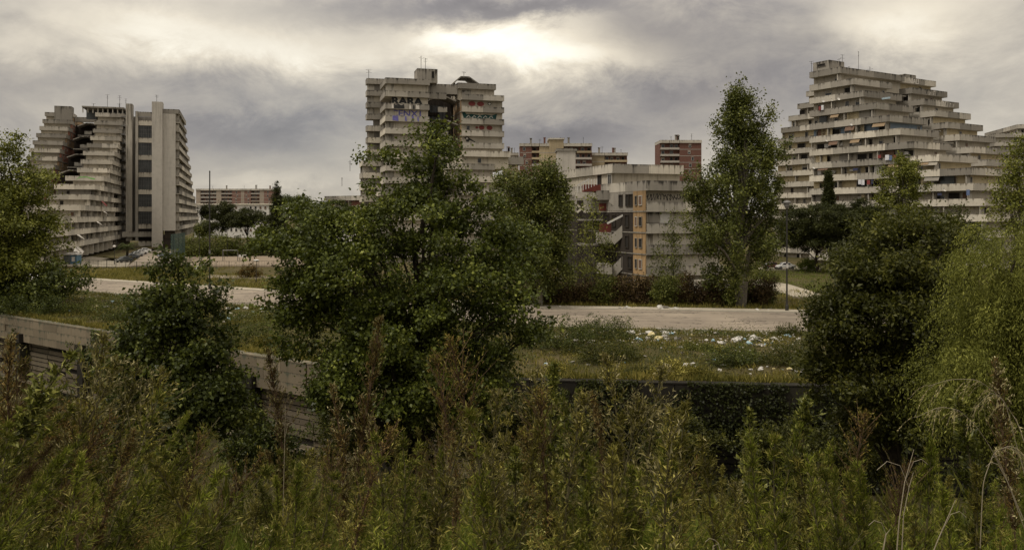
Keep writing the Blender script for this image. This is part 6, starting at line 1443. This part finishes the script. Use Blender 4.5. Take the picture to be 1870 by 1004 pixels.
# scrub on the slope and in the hollow below the wall
x, y, r = scatter(2600, lambda x, u: 14 + (wall_y(x) - 15) * u, -60, 45, 15); k_ = np.abs(x) < y * .72; x, y = x[k_], y[k_]
v, q = tufts(x, y, bank_z(x, y) - .05, .7 + .9 * r.uniform(0, 1, len(x)), 14, .35, 16)
tag(ob('hollow_scrub', np_mesh('hollow_scrub', v, q, M['lf_dark'])), 'dark scrub filling the hollow below the wall', 'scrub', None, 'stuff')
for k, (px, py, w_, h_, Y, mt) in enumerate(((640, 770, 90, 70, 47, 'lf_dark'), (720, 790, 90, 70, 46, 'lf_dark'), (810, 770, 90, 80, 48, 'lf_dark'), (900, 760, 90, 70, 47, 'lf_dark'), (985, 760, 70, 60, 48, 'lf_dark'), (470, 800, 70, 50, 44, 'lf_mid'), (250, 790, 90, 60, 46, 'lf_mid'), (150, 780, 90, 60, 50, 'wd_brown'), (40, 760, 90, 60, 52, 'wd_brown'), (1560, 800, 90, 60, 46, 'lf_dark'), (1250, 800, 90, 40, 50, 'lf_dark'), (1420, 810, 90, 40, 50, 'lf_dark'))):
    pos = P(px, Y); tree('hollow_shrub', ['dark shrub in the hollow under the left side of the broadleaf tree', 'dark shrub in the hollow beside the broadleaf trunk', 'dark shrub in the hollow right of the broadleaf trunk', 'dark shrub in the hollow under the right side of the broadleaf tree', 'dark shrub in the hollow where the lit wall ends', 'green shrub at the foot of the lit lower wall', 'green shrub under the bushy tree', 'brown shrub below the first buttress', 'brown shrub below the parapet at the picture edge', 'dark shrub at the foot of the dense dark tree', 'dark shrub at the foot of the dark wall', 'dark shrub in the hollow behind the spire weed'][k], 'shrub', (pos[0], Y, float(bank_z(pos[0], np.array(Y)))), .08, [lobe(px, py, w_ * .6, h_, Y), lobe(px - w_ * .4, py + h_ * .4, w_ * .5, h_ * .7, Y), lobe(px + w_ * .4, py + h_ * .3, w_ * .5, h_ * .7, Y)], 260, 30, .25, .19, .5, mt, seed=300 + k, limbs=10, bough=(.6, .6, .45), bper=6)
# reed grass with pale drooping plumes
def reed(label, pts, Y, seed, droop=(.3, 1.0), l=.16):
    r = np.random.default_rng(seed); P3 = np.array([[P(px, Y + dy)[0], Y + dy, ZP(py, Y + dy)] for px, py, dy in pts])
    t = np.linspace(0, len(pts) - 1, 40); cu = np.stack([np.interp(t, np.arange(len(pts)), P3[:, i]) for i in range(3)], 1)
    for _ in range(4): cu[1:-1] = (cu[:-2] + cu[1:-1] * 2 + cu[2:]) / 4
    root = empty('reed_grass', cu[0], label, 'reed')
    mb = MB(); mb.tube(cu, np.linspace(.0032, .0009, len(cu)), 5); mb.build('stalk', M['straw'], root)
    n = 22; s = np.sort(r.uniform(droop[0], droop[1], n)); idx = s * (len(cu) - 1); c0 = np.stack([np.interp(idx, np.arange(len(cu)), cu[:, i]) for i in range(3)], 1)
    tg = unit(np.gradient(cu, axis=0))[idx.astype(int)]; lb = LB(); mbb = MB()
    for i in range(n):
        L = l * r.uniform(.5, 1.3) * (1.2 - .5 * s[i]); d = unit(tg[i] + r.normal(size=3) * .45)
        pt = [c0[i] + d * L * u + V(0, 0, -1) * L * .9 * u ** 2 for u in (0, .35, .7, 1.0)]; mbb.tube(pt, .0007, 3, cap=False)
        m = 9; u = r.uniform(.25, 1, m); c = c0[i] + d * (L * u)[:, None] + np.array((0, 0, -1.)) * (L * .9 * u ** 2)[:, None]
        v, q = leaves(c, unit(d + np.array((0, 0, -1.2)) + r.normal(size=(m, 3)) * .25), unit(r.normal(size=(m, 3)) + (0, -1, .5)), r.uniform(.014, .026, m), .0045); lb.add(v - cu[0], q)
    ob('plume', lb.mesh('plume', [M['fluff']]), root, cu[0]); mbb.build('plume_branches', M['straw'], root)
    return root
reed('uppermost drooping reed plume over the spire weed', [(1905, 960, 0), (1880, 830, 0), (1855, 765, -.1), (1825, 722, -.2), (1785, 692, -.25), (1735, 692, -.3), (1695, 705, -.3)], 5.6, 1, (.35, 1.0))
reed('reed plume hanging lowest towards the dark tree', [(1880, 990, 0), (1830, 850, 0), (1785, 780, -.1), (1752, 748, -.15), (1715, 742, -.2), (1672, 762, -.25)], 5.9, 2, (.4, 1.0))
reed('reed plume arching to the picture edge', [(1790, 1000, 0), (1795, 880, 0), (1815, 825, 0), (1845, 812, 0), (1880, 840, 0)], 5.4, 3, (.4, 1.0))
reed('reed plume half hidden behind the spire weed', [(1900, 1000, .3), (1870, 860, .3), (1850, 790, .3), (1835, 730, .3), (1810, 715, .3), (1780, 745, .3)], 6.2, 4, (.3, 1.0))
def stalk(label, pts, Y, rad=.006):
    rad *= .62
    P3 = [(P(px, Y)[0], Y, ZP(py, Y)) for px, py in pts]; root = empty('dry_stalk', P3[0], label, 'stalk'); mb = MB(); mb.tube(P3, np.linspace(rad, rad * .4, len(P3)), 5); mb.build('stem', M['straw'], root)
    mb = MB(); a = V(*P3[-2]); b_ = V(*P3[-1]); q_ = random.Random(len(label) + int(abs(a[0]) * 97)); sg = q_.choice((-1, 1)); ll = q_.uniform(.06, .16); mb.tube([a, a + (b_ - a) * .3 + V(sg * ll * .35, 0, ll * .6), a + (b_ - a) * .3 + V(sg * ll * .8, 0, ll * .75), a + (b_ - a) * .3 + V(sg * ll * 1.15, 0, ll * .45)], .0014, 4); mb.build('side_shoot', M['straw'], root)
stalk('longest pale bare stalk rising from the bottom right of centre', [(1636, 1030), (1642, 950), (1652, 880), (1669, 820)], 4.35); stalk('second pale stalk close beside the longest one', [(1646, 1030), (1650, 940), (1660, 890), (1668, 862)], 4.4, .005)
stalk('pale slanting stalk before the spire weed', [(1695, 1030), (1715, 980), (1745, 912)], 4.3); stalk('pale straight stalk slanting down at the picture edge', [(1870, 950), (1840, 880), (1815, 828)], 5.2)
stalk('short pale broken stalk at the bottom', [(1610, 1020), (1618, 975), (1626, 965)], 4.2, .007); stalk('bent pale stem loop at the bottom edge', [(1300, 1025), (1303, 996), (1312, 992), (1318, 1015)], 4.2, .007); stalk('thin upright grey stem left of the tall plume', [(515, 1030), (518, 880), (520, 800), (521, 740)], 7, .006)
